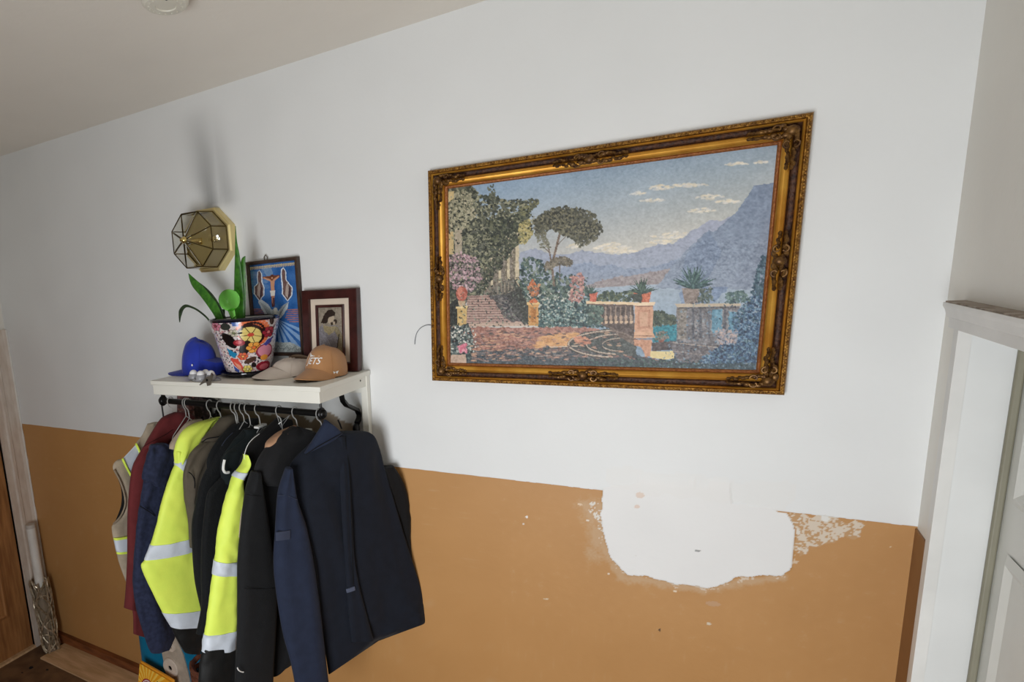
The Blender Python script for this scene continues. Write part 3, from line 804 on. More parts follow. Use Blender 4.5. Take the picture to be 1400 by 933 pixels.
    R.poly([(720.5, 416), (735, 415.5), (735, 447), (721, 447)], (206, 156, 96), 0.3, var=8); R.poly([(723.5, 421), (732, 421), (732, 442), (723.5, 442)], (178, 122, 64), 0.3)
    R.poly([(719, 414), (737, 413.5), (737, 417), (719, 417.5)], (224, 190, 136))
    R.poly([(727, 380), (733, 390), (733, 394), (721, 394), (722, 389)], (196, 118, 78), 0.5); R.dabs(18, [(720, 392), (736, 390), (736, 404), (722, 404)], [(176, 110, 78), (70, 76, 64), (206, 140, 96)], 2)
    R.poly([(722, 412), (729, 408), (734, 412), (733, 415), (723, 415)], (204, 116, 74))
    R.poly([(621, 419), (635, 418.5), (634, 446), (621, 446)], (202, 172, 116), 0.3, var=8); R.poly([(619, 419), (636, 418), (636, 421), (619, 422)], (226, 202, 152))
    R.ell(627.5, 401, 8, 10.5, (176, 102, 86)); R.ell(625, 398, 3.5, 7, (206, 134, 114)); R.poly([(622, 411), (633, 411), (631, 419), (624, 419)], (196, 170, 140))
    # terrace
    R.poly([(634, 448), (806, 450), (850, 458), (870, 490), (930, 500), (1040, 512), (606, 512), (606, 446)], (166, 120, 106), 1.5, 6, col2=(120, 98, 92), var=12)
    R.dabs(200, [(640, 452), (800, 455), (770, 480), (640, 482)], [(186, 136, 118), (150, 108, 98), (176, 128, 104), (140, 112, 108)], 1.8, 4, 0.05, 0.5)
    R.dabs(80, [(740, 462), (790, 456), (776, 476), (730, 478)], [(216, 168, 116), (204, 152, 104)], 1.8, 3.5, 0.02, 0.6)
    R.poly([(606, 484), (670, 484), (730, 480), (790, 475), (840, 490), (900, 494), (1040, 500), (1040, 515), (606, 512)], (66, 76, 82), 4, 7, a=0.9, var=12)
    R.dabs(130, [(640, 482), (800, 478), (860, 492), (640, 496)], [(150, 120, 110), (88, 94, 98), (60, 72, 80), (120, 104, 100)], 1.4, 6, 0.03, 0.7)
    R.poly([(775, 476), (780, 466), (800, 456), (850, 450), (870, 460), (872, 492), (820, 488)], (76, 80, 76), 1, 5, var=14)
    for (rx, ry, c, w_) in [(73, 19, (200, 184, 166), 3.2), (48, 14, (196, 182, 166), 3), (26, 9, (176, 164, 150), 2.4)]:
        pts = [(850 + rx * math.cos(q), 474 + (74 - rx) * 0.03 + ry * math.sin(q)) for q in np.linspace(PI * 0.55, PI * 1.48, 40)]
        R.line(pts, w_ * 1.2, (54, 58, 56)); R.line([(a, b - 0.6) for a, b in pts], w_ * 0.7, (140, 122, 108)); R.line([(a, b - 1.2) for a, b in pts], w_ * 0.35, c)
    R.line([(750, 477), (790, 476)], 1.4, (200, 180, 160)); R.line([(730, 490), (775, 488)], 1.2, (150, 136, 128))
    R.dabs(40, [(785, 464), (800, 462), (808, 472), (790, 474)], [(190, 130, 106), (204, 146, 118)], 1.4, 3, 0.3)
    # balustrade with pier
    R.poly([(804, 418), (868, 418), (869, 470), (850, 460), (826, 448), (806, 440)], (92, 78, 72), 0.5, var=14)
    for x in range(822, 868, 7):
        R.line([(x, 421), (x - 1, 446)], 2.2, (146, 126, 112)); R.ell(x, 437, 2.2, 4, (176, 150, 130)); R.ell(x + 0.6, 443, 2.4, 2, (206, 178, 150))
    R.dabs(90, [(802, 418), (826, 420), (824, 446), (804, 446)], [(60, 80, 76), (84, 104, 96), (110, 128, 116)], 1.8)
    R.poly([(828, 447), (868, 464), (868, 476), (846, 462)], (120, 104, 94), 0.6)
    R.poly([(802, 413), (868, 415), (868, 419), (802, 416.5)], (226, 200, 164)); R.line([(802, 417), (868, 420)], 1.2, (120, 96, 84))
    R.poly([(869, 420), (895, 420), (894, 458), (869, 457)], (206, 160, 132), 0.3, var=7); R.poly([(873, 426), (891, 426), (890, 452), (873, 452)], (188, 138, 112), 0.2); R.poly([(876, 429), (888, 429), (887, 449), (876, 449)], (206, 164, 136), 0.2)
    R.poly([(866, 415.5), (898, 415.5), (896, 420), (867, 420)], (236, 210, 178)); R.line([(868, 421), (895, 421)], 1.2, (150, 104, 84))
    R.poly([(868, 457), (894, 457), (898, 465), (868, 466)], (216, 172, 140)); R.line([(868, 462), (897, 463)], 1.1, (150, 108, 88)); R.line([(868, 467), (898, 467)], 1.3, (130, 90, 74))
    R.poly([(868, 468), (893, 468), (892, 490), (884, 492), (878, 478), (868, 476)], (196, 146, 118), 0.5, var=8)
    R.poly([(891, 484), (924, 484), (924, 494), (912, 496), (891, 493)], (222, 204, 150), 0.4)
    R.poly([(892, 472), (925, 470), (925, 482), (893, 484)], (84, 72, 70), 0.6, var=14); R.ell(906, 466, 5, 6, (150, 96, 80)); R.dabs(30, [(898, 458), (914, 456), (916, 466), (898, 468)], [(76, 98, 88), (130, 120, 110)], 1.5)
    # right pier, rail, ivy
    R.poly([(927, 420), (943, 420), (1015, 422), (1010, 480), (930, 480), (927, 470)], (122, 118, 120), 0.6, var=20)
    R.poly([(928, 424), (941, 424), (941, 468), (929, 468)], (134, 126, 118), 0.6, var=16)
    for x in (950, 960, 972, 994): R.line([(x, 424), (x, 466)], 3.5, (86, 88, 96), 0.8); R.ell(x + 4, 446, 2.2, 7, (146, 142, 142))
    R.poly([(976, 426), (990, 426), (990, 458), (976, 460)], (104, 146, 166), 1, var=14); R.poly([(999, 430), (1012, 430), (1012, 458), (999, 460)], (100, 142, 164), 1.4, var=14)
    R.poly([(924, 418), (1016, 418), (1016, 422), (928, 423)], (196, 180, 158), 0.3); R.line([(928, 424), (1014, 424)], 1.4, (90, 86, 86))
    R.poly([(918, 470), (1000, 478), (1010, 500), (930, 500), (922, 486)], (106, 100, 102), 1, var=18); R.line([(922, 472), (1002, 482)], 1.4, (160, 148, 140)); R.line([(922, 484), (990, 494)], 1.3, (146, 136, 132))
    ivy = [(1066, 395), (1040, 400), (1020, 420), (1005, 440), (1010, 465), (985, 478), (960, 496), (960, 515), (1045, 515)]
    R.poly([(1030, 470), (1000, 476), (962, 496), (962, 515), (1045, 515), (1050, 440)], (46, 66, 92), 4, 6, var=16)
    R.dabs(900, ivy, [(48, 72, 100), (36, 54, 80), (84, 116, 146), (112, 142, 166), (60, 88, 116), (70, 100, 112)], 1.7, 1.5, None, 0.85, 4)
    R.dabs(60, [(980, 452), (1012, 456), (1010, 476), (984, 474)], [(190, 168, 160), (150, 150, 160)], 1.6, 1.5)
    R.dabs(110, [(1046, 352), (1066, 340), (1062, 410), (1030, 405), (1036, 380)], [(64, 90, 104), (84, 112, 122), (52, 76, 94)], 1.7)
    R.dabs(70, [(995, 405), (1020, 400), (1030, 416), (996, 418)], [(74, 98, 100), (100, 122, 116)], 1.7)
    R.poly([(606, 500), (1040, 502), (1040, 515), (606, 512)], (52, 68, 72), 2, 6, a=0.8, var=14)
    R.dabs(160, [(790, 492), (960, 498), (960, 512), (790, 508)], [(54, 76, 72), (40, 56, 60), (76, 100, 92)], 1.3, 1.5)
    # agaves in pots
    def agave(cx, cy, L, n, c1, c2):
        for i in range(n):
            a = PI * (0.04 + 0.92 * (i + 0.5) / n) + (R.r.rand() - 0.5) * 0.1; l = L * (0.8 + 0.35 * R.r.rand())
            ex, ey = cx - math.cos(a) * l, cy - math.sin(a) * l * 0.95
            nx, ny = math.sin(a), -math.cos(a); b = L * 0.09
            R.poly([(cx - nx * b, cy + ny * b), ((cx * 2 + ex) / 3 - nx * b * 1.2, (cy * 2 + ey) / 3 + ny * b * 1.2), (ex, ey), ((cx * 2 + ex) / 3 + nx * b * 1.2, (cy * 2 + ey) / 3 - ny * b * 1.2), (cx + nx * b, cy - ny * b)], c1 if i % 2 else c2)
    R.poly([(867, 402), (893, 398), (889, 415.5), (875, 415.5)], (196, 112, 82), 0.3); R.poly([(863, 404), (880, 402), (879, 415.5), (868, 415.5)], (66, 72, 62), 1)
    agave(879, 402, 24, 15, (76, 98, 82), (52, 72, 66))
    R.poly([(806, 401), (818, 400), (815, 414), (807, 414)], (198, 110, 88), 0.3); agave(809, 402, 14, 11, (76, 100, 88), (54, 76, 70))
    R.poly([(934, 396), (960, 396), (956, 418), (939, 418)], (142, 128, 120), 0.4, var=12); R.dabs(40, [(958, 398), (975, 396), (978, 416), (958, 418)], [(72, 88, 82), (104, 112, 104)], 1.8)
    agave(951, 395, 32, 19, (82, 110, 104), (54, 80, 82))
    # umbrella pine
    R.line([(757, 392), (754, 362), (762, 330), (768, 308)], 3.2, (124, 106, 92)); R.line([(754, 364), (750, 340), (738, 318)], 2, (118, 102, 88))
    for p in [[(760, 336), (775, 320), (790, 312)], [(764, 322), (768, 300)], [(752, 345), (744, 338)], [(766, 312), (780, 300)], [(748, 332), (740, 306)], [(775, 320), (800, 318)]]: R.line(p, 1.3, (112, 98, 86))
    can = [(726, 300), (744, 287), (762, 279), (780, 280), (798, 284.5), (814, 291), (825, 311.5), (818, 327), (793, 337), (786, 326), (776, 322), (766, 316), (752, 312), (742, 320), (732, 316)]
    R.poly([(728, 300), (744, 289), (762, 281), (798, 286), (822, 308), (812, 322), (790, 328), (766, 312), (736, 312)], (92, 90, 76), 3, 5, a=0.8, var=14)
    R.dabs(520, can, [(84, 84, 70), (104, 102, 84), (70, 70, 60), (124, 120, 98)], 1.7, 1.7, None, 0.85, 2)
    R.dabs(60, [(730, 318), (745, 316), (752, 338), (738, 338)], [(112, 112, 96), (130, 128, 110)], 1.2)
    R.line([(765, 384), (765, 362)], 1.4, (112, 98, 86))
    R.dabs(130, [(742, 362), (756, 352), (772, 350), (784, 358), (782, 364), (764, 362), (746, 370)], [(120, 112, 98), (100, 94, 84), (136, 126, 108)], 1.6, 1.6)
    # foreground flowers bottom left
    R.dabs(260, [(611, 448), (636, 444), (644, 470), (640, 492), (612, 488)], [(58, 72, 74), (84, 98, 96), (40, 50, 52), (120, 128, 120)], 1.9)
    R.dabs(34, [(612, 448), (650, 450), (652, 486), (612, 484)], [(216, 214, 204), (190, 196, 190)], 1.2)
    R.dabs(24, [(622, 474), (634, 472), (634, 484), (622, 484)], [(206, 116, 136), (224, 160, 170)], 1.6)
    R.poly([(612, 487), (633, 486), (634, 499), (611, 499)], (190, 166, 148), 0.6, var=10)
    R.img += ((vnoise(U.shape, 2.5, 8) - 0.5) * 14 + (vnoise(U.shape, 5, 9) - 0.5) * 8)[..., None]
    DAB[0] = 1.0
    lum = R.img.mean(-1); land = np.clip((186 - lum) / 60, 0, 1)
    det = (vnoise(U.shape, 1.7, 61) - 0.5) * 46 + (vnoise(U.shape, 3.6, 62) - 0.5) * 34
    R.img += (det * land * (0.35 + 0.65 * (V > 330)))[..., None]
    R.dabs(420, [(608, 262), (720, 275), (735, 300), (716, 330), (690, 345), (610, 400)], [(148, 146, 122), (168, 164, 138), (44, 48, 42), (36, 40, 36)], 0.9, 1.5)
    R.dabs(500, [(612, 380), (806, 380), (806, 448), (612, 448)], [(40, 52, 48), (118, 130, 112), (152, 160, 146), (30, 40, 38)], 0.8, 1.4, None, 0.7)
    R.dabs(300, [(640, 452), (840, 456), (860, 496), (640, 496)], [(196, 150, 128), (96, 80, 76), (70, 72, 74), (210, 170, 140)], 0.8, 3.5, 0.03, 0.7)
    R.dabs(500, [(930, 420), (1050, 400), (1040, 512), (900, 512)], [(30, 44, 64), (120, 150, 172), (60, 84, 104), (150, 164, 170)], 0.8, 1.4, None, 0.7)
    R.dabs(200, [(728, 300), (762, 281), (824, 310), (812, 326), (766, 314)], [(58, 58, 48), (136, 130, 104), (48, 48, 42)], 0.9, 1.6)
    R.img = (R.img - 128) * 1.06 + 130
    q = inset(0.066)
    print_mesh('canvas', R, *[(p[0], -0.016, p[1]) for p in q], PRINT, t)
    MB().box((-0.80, -0.014, 1.88), (0.14, -0.003, 2.54)).build('backing_board', DKFRAME, t, smooth=False)


make_picture()


# ================================================================== WALL LAMP (octagonal brass and glass)
def make_lamp():
    c = np.array([-1.857, 0.0, 2.452])
    t = thing('wall_lamp', 'octagonal brass and clear glass lamp fixed to the wall above the shelf', 'lamp', (c[0], 0, c[2]))

    def octo(ap, y, rot=0.0):
        R_ = ap / math.cos(PI / 8)
        return [np.array((c[0] + R_ * math.cos(PI / 8 + k * PI / 4), y, c[2] + R_ * math.sin(PI / 8 + k * PI / 4))) for k in range(8)]
    o1, o2, o3, o4 = octo(0.134, -0.001), octo(0.134, -0.034), octo(0.126, -0.040), octo(0.119, -0.040)
    MB().loft([o1, o2, o3, o4], cap=True).build('back_plate', mat('satin_brass', rgb(222, 204, 146), 0.38, metal=0.75, var=0.04), t, smooth=False)
    A, Bf = octo(0.117, -0.042), octo(0.113, -0.135)
    apex = np.array([c[0], -0.185, c[2]])
    lead = MB()
    for k in range(8):
        lead.tube([A[k], Bf[k]], 0.0028, 6); lead.tube([Bf[k], Bf[(k + 1) % 8]], 0.0028, 6); lead.tube([A[k], A[(k + 1) % 8]], 0.0026, 6)
        lead.tube([Bf[k], apex + (Bf[k] - apex) * 0.06], 0.0028, 6)
    lead.build('brass_came', BRASSD, t)

    def pane(pts, name):
        pts = [np.array(p) for p in pts]; n = np.cross(pts[1] - pts[0], pts[2] - pts[0]); n /= np.linalg.norm(n)
        cc = np.mean(pts, axis=0)
        pts = [cc + (p - cc) * 0.96 for p in pts]; inn = [cc + (p - cc) * 0.84 for p in pts]
        k = len(pts); mb = MB()
        out = n if np.dot(n, cc - np.array([c[0], -0.06, c[2]])) > 0 else -n
        vs = [p - out * 0.001 for p in pts] + [p + out * 0.0004 for p in pts] + [p + out * 0.0022 for p in inn]
        fs = [tuple(range(k))] + [(i, (i + 1) % k, k + (i + 1) % k, k + i) for i in range(k)] + [(k + i, k + (i + 1) % k, 2 * k + (i + 1) % k, 2 * k + i) for i in range(k)] + [tuple(range(2 * k, 3 * k))]
        mb.add(vs, fs).build(name, GLASS, t, smooth=False)
    for k in range(8):
        pane([A[k], A[(k + 1) % 8], Bf[(k + 1) % 8], Bf[k]], 'glass_pane')
        pane([Bf[k], Bf[(k + 1) % 8], apex + (Bf[(k + 1) % 8] - apex) * 0.07, apex + (Bf[k] - apex) * 0.07], 'glass_pane')
    MB().lathe([(0.0, 0.022), (0.006, 0.020), (0.008, 0.014), (0.006, 0.010), (0.012, 0.006), (0.015, 0.0), (0.012, -0.004), (0.0, -0.006)], apex, 16, (0, -1, 0)).build('finial', BRASS, t)
    for sx in (-1, 1):
        p = np.array([c[0] + sx * 0.028, -0.05, c[2]])
        MB().lathe([(0.014, 0.0), (0.014, 0.02), (0.012, 0.045), (0.013, 0.05)], p + [0, 0.01, 0], 16, (sx * 0.8, -0.35, 0)).build('socket', BRASS, t)
        ax = np.array([sx * 0.8, -0.35, 0.0]); ax /= np.linalg.norm(ax)
        MB().lathe([(0.009, 0.0), (0.014, 0.012), (0.012, 0.026), (0.004, 0.036), (0.0, 0.037)], p + ax * 0.047, 14, ax).build('bulb', GLASS, t)


make_lamp()

# ceiling smoke detector
sd = thing('smoke_detector', 'round off-white smoke detector on the ceiling', 'smoke detector', (-1.315, -0.735, CEIL))
MB().lathe([(0.072, 0.0), (0.074, -0.008), (0.068, -0.012)], (-1.315, -0.735, CEIL), 40).build('mount', SHADEWHITE, sd)
MB().lathe([(0.064, -0.010), (0.066, -0.028), (0.058, -0.037), (0.03, -0.039), (0.028, -0.036), (0.0, -0.037)], (-1.315, -0.735, CEIL), 40).build('housing', SHADEWHITE, sd)
MB().box((-1.287, -0.765, CEIL - 0.0385), (-1.273, -0.760, CEIL - 0.036)).build('indicator_slot', BLACKM, sd)
vt = MB()
for k in range(16):
    a = k * PI / 8; vt.box((-1.315 + 0.047 * math.cos(a) - 0.002, -0.735 + 0.047 * math.sin(a) - 0.002, CEIL - 0.0395), (-1.315 + 0.047 * math.cos(a) + 0.002, -0.735 + 0.047 * math.sin(a) + 0.002, CEIL - 0.037))
vt.build('vent_dots', SHADEWHITE, sd)

# ================================================================== SHELF AND RAIL
SX0, SX1, SY, SZ = -1.945, -1.105, -0.385, 1.882
sh = thing('wall_shelf', 'white wooden wall shelf with a hanging rail beneath', 'shelf', (-1.52, -0.01, SZ - 0.06))
rbox('shelf_top', (SX0, SY, SZ - 0.018), (SX1, -0.004, SZ), SHELFM, sh, 0.002)
rbox('front_fascia', (SX0 + 0.008, SY + 0.006, SZ - 0.06), (SX1 - 0.008, SY + 0.024, SZ - 0.018), SHELFM, sh, 0.0015)
so = rbox('side_fascia', (SX1 - 0.026, SY + 0.024, SZ - 0.06), (SX1 - 0.008, -0.03, SZ - 0.018), SHELFM, sh, 0.0015)
MB().lathe([(0.004, 0.0), (0.004, 0.001), (0.0, 0.001)], (SX1 - 0.008, -0.075, SZ - 0.03), 12, (1, 0, 0)).build('screw_hole', BLACKM, so)
rbox('side_fascia', (SX0 + 0.008, SY + 0.024, SZ - 0.06), (SX0 + 0.026, -0.03, SZ - 0.018), SHELFM, sh, 0.0015)
rbox('back_post', (SX1 - 0.032, -0.03, 1.56), (SX1 - 0.004, -0.003, SZ - 0.018), SHELFM, sh, 0.002)
rbox('back_post', (SX0 + 0.004, -0.03, 1.56), (SX0 + 0.032, -0.003, SZ - 0.018), SHELFM, sh, 0.002)
rbox('back_rail', (SX0 + 0.032, -0.022, SZ - 0.09), (SX1 - 0.032, -0.003, SZ - 0.018), SHELFM, sh, 0.002)
for X_ in (SX1 - 0.05, SX0 + 0.05):
    br = MB(); pts = [PX(SX1 - 0.05).hit(*p) for p in [(466.6, 540), (468.6, 548), (473.7, 554.3), (481.4, 557.5), (487.9, 560.7), (491, 567), (490.4, 573.6), (487.9, 579)]]
    pts = [np.array((X_, min(p[1], -0.012), p[2])) for p in pts]
    rings = [[(X_ - 0.011, p[1], p[2] - 0.006), (X_ + 0.011, p[1], p[2] - 0.006), (X_ + 0.011, p[1], p[2] + 0.006), (X_ - 0.011, p[1], p[2] + 0.006)] for p in pts]
    br.loft(rings)
    e = pts[-1]; br.ball((X_, e[1] - 0.006, e[2] - 0.022), (0.014, 0.02, 0.024), 14, 8)
    br.build('scroll_bracket', BLACKM, sh)
ring = MB(); q = at(491, 501, y=-0.02)
ring.tube([(q[0], q[1] + 0.012 * math.cos(a), SZ + 0.014 + 0.011 * math.sin(a)) for a in np.linspace(0, 2 * PI, 13)[:-1]], 0.004, 8, closed=True)
ring.build('eyelet', BLACKM, sh)
RY = -0.25
ra, rb = at(222, 548, y=RY), at(441, 566, y=RY)
rl = thing('clothes_rail', 'black round clothes rail hung below the white shelf', 'clothes rail', (ra + rb) / 2)
ROD = lambda x: ra + (rb - ra) * (x - ra[0]) / (rb[0] - ra[0])
MB().tube([ra, rb], 0.013, 16).build('rail', BLACKM, rl)
for (e, px) in ((ra, -1), (rb, 1)):
    k = MB().ball(e, (0.017, 0.019, 0.019), 14, 8)
    k.build('end_cap', BLACKM, rl)
    x = e[0] - px * 0.004
    hk = MB().tube([(x, RY, e[2] + 0.012), (x, RY - 0.004, e[2] + 0.03), (x, RY - 0.002, SZ - 0.03)], 0.005, 8)
    hk.tube([(x, RY + 0.019 * math.cos(a), e[2] + 0.019 * math.sin(a)) for a in np.linspace(0, 2 * PI, 15)[:-1]], 0.0055, 8, closed=True)
    hk.build('hanger_bracket', BLACKM, rl)
p0, p1, p2 = at(219, 530, y=RY - 0.07), at(222, 537, y=RY - 0.06), at(226, 545, y=RY - 0.02)
MB().tube([p0, p0 * 0.5 + p1 * 0.5 + [0.004, 0, 0], p1, p2], [0.004, 0.010, 0.007, 0.004], 8, flat=0.45).build('leaf_hook', BLACKM, rl)
MB().tube([at(221, 553, y=RY), at(224, 575, y=-0.2), at(225, 600, y=-0.15)], 0.004, 8).build('stay_rod', mat('grey_rod', rgb(96, 98, 100), 0.4, metal=0.5), rl)


# ================================================================== GARMENTS
def cr(P, k):
    P = np.array(P, float); n = len(P); out = []; idx = []
    for i in range(n - 1):
        a, b, c, d = P[max(i - 1, 0)], P[i], P[i + 1], P[min(i + 2, n - 1)]
        for j in range(k):
            t = j / k
            out.append(0.5 * (2 * b + (c - a) * t + (2 * a - 5 * b + 4 * c - d) * t * t + (3 * b - a - 3 * c + d) * t ** 3)); idx.append(i + t)
    out.append(P[-1]); idx.append(n - 1.0)
    return np.array(out), np.array(idx)


def cloth(rows, pl, th, name, M, parent, n=36, k=5, fold=0.004, ff=5.0, seed=0.0, sub=None, grow=0.0, sup=0.75, wr=0.0, cap=True):
    """Loft of flattened rounded sections; each row is (left point, right point[, thickness factor]) on the hanging plane."""
    def P(q): return pl.yz(q[1], q[2]) if len(q) == 3 else pl.hit(*q)
    Lp, Rp, T, Bw = [], [], [], []
    for r in rows:
        Lp.append(P(r[0])); Rp.append(P(r[1])); T.append(r[2] if len(r) > 2 else 1.0); Bw.append(r[3] if len(r) > 3 else 0.0)
    Lc, idx = cr(Lp, k); Rc, _ = cr(Rp, k); Tc, _ = cr(np.array(T)[:, None], k); Bc, _ = cr(np.array(Bw)[:, None], k)
    if sub:
        sel = (idx >= sub[0] - 1e-6) & (idx <= sub[1] + 1e-6); Lc, Rc, Tc, Bc, idx = Lc[sel], Rc[sel], Tc[sel], Bc[sel], idx[sel]
    rings = []
    for L, R_, t_, bw_, i in zip(Lc, Rc, Tc[:, 0], Bc[:, 0], idx):
        c = (L + R_) / 2; h = (R_ - L) / 2; hl = np.linalg.norm(h) + 1e-9; hg = h * (1 + grow / hl)
        ring = []
        for q in np.arange(n) * 2 * PI / n:
            cx = math.copysign(abs(math.cos(q)) ** sup, math.cos(q)); cy = math.copysign(abs(math.sin(q)) ** 0.9, math.sin(q))
            d = fold * (mnoise.noise((cx * hl * ff * 4 + seed, i * 0.35, seed * 1.7)) * 1.3 + 0.5 * math.sin(cx * ff + seed + 0.5 * i))
            d += wr * mnoise.noise((cx * hl * 30 + seed, c[2] * 30, seed + 5 + math.copysign(3, cy)))
            ring.append(c + hg * cx + pl.n * ((th / 2 * t_ + grow) * cy + d) + np.array([0, 0, bw_ * (1 - cx * cx)]))
        rings.append(ring)
    return MB().loft(rings, cap=cap).build(name, M, parent, auto=80)


def seam(pts, pl, d, r, name, M, parent, flat=1.0):
    P, _ = cr([pl.off(d).hit(*p) for p in pts], 6)
    return MB().tube(P, r, 6, flat=flat).build(name, M, parent)


def body(pl, hem_l, hem_r, th, M, parent, zsh=1.66, yl=-0.44, yr=-0.07, seed=0.0, hem_yl=-0.47, hem_yr=-0.05):
    rows = [((0, -0.30, zsh + 0.05), (0, -0.20, zsh + 0.05), 0.8), ((0, -0.37, zsh + 0.015), (0, -0.13, zsh + 0.015), 0.9), ((0, yl, zsh - 0.05), (0, yr, zsh - 0.05), 1.0),
            ((0, yl - 0.005, zsh - 0.15), (0, yr + 0.005, zsh - 0.15)), ((0, hem_yl + 0.02, (zsh + hem_l) / 2), (0, hem_yr - 0.01, (zsh + hem_r) / 2)),
            ((0, hem_yl, hem_l + 0.06), (0, hem_yr, hem_r + 0.06)), ((0, hem_yl, hem_l), (0, hem_yr, hem_r), 0.9)]
    return cloth(rows, pl, th, 'body', M, parent, fold=0.005, seed=seed)


def garment(name, label, cat, pl, group='coats and jackets hanging on the rail'):
    return thing(name, label, cat, pl.yz(RY, 1.0), group)


# 11: navy jacket, the front one
pl = PX(-1.12, 0.72)
g = garment('jacket', 'navy soft jacket facing the room, nearest the picture at the right end of the rail', 'jacket', pl)
rowsb = [((443, 592), (470, 590), 0.6), ((420, 612), (506, 592), 0.8), ((398, 638), (520, 612), 1), ((396, 662), (529, 645), 1), ((402, 700), (541, 690)), ((412, 750), (555, 740)),
         ((425, 800), (571, 795)), ((436, 845), (577, 822), 1, .02), ((443, 885), (581, 838), 1, .05), ((449, 922), (583, 849), 0.9, .06)]
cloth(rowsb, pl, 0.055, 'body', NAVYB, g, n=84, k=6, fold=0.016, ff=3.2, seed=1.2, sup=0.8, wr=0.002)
cloth([((430, 597), (455, 590)), ((416, 620), (466, 594)), ((443, 577), (467, 592)), ((443, 576), (450, 580))][1:], pl.off(0.012), 0.05, 'collar', NAVY, g, fold=0.002, k=4)
cloth([((392, 641), (399, 640), .8), ((384, 660), (403, 668)), ((379, 680), (407, 686)), ((376, 727), (419, 722)), ((374, 770), (429, 770)), ((377, 808), (435, 810)), ((386, 865), (441, 860)), ((397, 905), (446, 905)),
       ((404, 940), (450, 940)), ((407, 955), (451, 952), .9)], pl.off(0.045), 0.06, 'sleeve', NAVY, g, n=40, k=6, fold=0.004, seed=3.4)
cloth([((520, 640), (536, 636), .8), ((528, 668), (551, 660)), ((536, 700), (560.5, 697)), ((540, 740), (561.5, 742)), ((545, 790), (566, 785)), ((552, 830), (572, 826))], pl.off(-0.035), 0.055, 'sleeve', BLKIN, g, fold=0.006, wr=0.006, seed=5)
cloth([((462, 598), (472, 597), .8), ((464, 640), (477, 638)), ((467, 700), (481, 700)), ((471, 760), (484, 758)), ((474, 800), (491, 800)), ((477, 840), (501, 838)), ((481, 878), (511, 876), .8)], pl.off(0.034), 0.014, 'front_placket', NAVYB, g, fold=0.004, seed=2)
seam([(471, 597), (477, 638), (480, 700), (482, 760), (483, 800)], pl, 0.041, 0.0016, 'placket_edge', SEAMD, g)
seam([(418, 622), (440, 608), (467, 593)], pl, 0.042, 0.0016, 'collar_seam', SEAMD, g)
seam([(396, 648), (406, 684), (419, 720), (430, 765), (436, 810), (441, 860)], pl, 0.045, 0.0018, 'armhole_seam', SEAMD, g)
cloth([((377, 728), (397, 725)), ((377, 740), (397, 737))], pl.off(0.076), 0.008, 'sleeve_tab', NAVYL, g, fold=0.0)
seam([(380, 678), (392, 678), (407, 684)], pl, 0.074, 0.0012, 'sleeve_seam', NAVYL, g)
cloth([((473, 806), (485, 802)), ((474, 811), (486, 807))], pl.off(0.044), 0.006, 'reflective_tab', mat('dull_reflective_tab', rgb(84, 92, 112), 0.4), g, fold=0.0)
MB().tube([pl.yz(-0.24, 1.70), pl.yz(-0.245, 1.72), pl.yz(-0.25, 1.735)], 0.003).build('hanging_loop', SEAMD, g)

# 10: black softshell
pl = PX(-1.315, 0.25)
g = garment('jacket.001', 'black softshell jacket with charcoal hood, hung just behind the navy jacket', 'jacket', pl)
cloth([((360, 625), (425, 590), .7), ((350, 645), (445, 610)), ((352, 680), (470, 640)), ((358, 740), (470, 720)), ((366, 800), (470, 790)), ((372, 850), (460, 840)), ((376, 900), (440, 890)), ((374, 926), (398, 893), .9)], pl, 0.05, 'body', BLKSOFT, g, fold=0.006, seed=7)
cloth([((398, 585), (406, 583), .5), ((380, 597), (428, 590)), ((362, 618), (428, 596)), ((350, 640), (424, 615)), ((356, 655), (412, 640)), ((366, 665), (398, 660), .7)], pl.off(0.03), 0.06, 'hood', BLKCHAR, g, fold=0.007, ff=6, seed=2.2, wr=0.004)
cloth([((396, 586), (404, 582), .6), ((380, 594), (402, 587)), ((366, 606), (388, 598)), ((364, 614), (372, 611), .6)], pl.off(0.02), 0.05, 'collar_lining', PEACH, g, fold=0.003, wr=0.003)
sl = [((346, 645), (353, 645), .8), ((341, 660), (355, 660)), ((337, 676), (358, 672)), ((331, 714), (366, 712)), ((326, 765), (373, 765)), ((325.5, 802), (378, 800)), ((325, 864), (376, 862)), ((323, 905), (373, 904)), ((322, 945), (371, 945)), ((322, 958), (370, 956), .9)]
cloth(sl, pl.off(0.03), 0.06, 'sleeve', BLKSOFT, g, fold=0.003, seed=4)
seam([(334, 805), (350, 806), (378, 805)], pl, 0.061, 0.0012, 'elbow_seam', SEAMD, g)
seam([(337, 676), (346, 678), (358, 679)], pl, 0.061, 0.0012, 'shoulder_seam', SEAMD, g)
seam([(324.5, 913.5), (326.5, 917), (330, 919), (333, 919.5)], pl, 0.061, 0.0022, 'white_cuff_mark', WHITEM, g)
seam([(345, 650), (340, 665), (334, 690), (330, 710), (328, 735)], pl, 0.0, 0.005, 'beige_trim', LTAN, g)

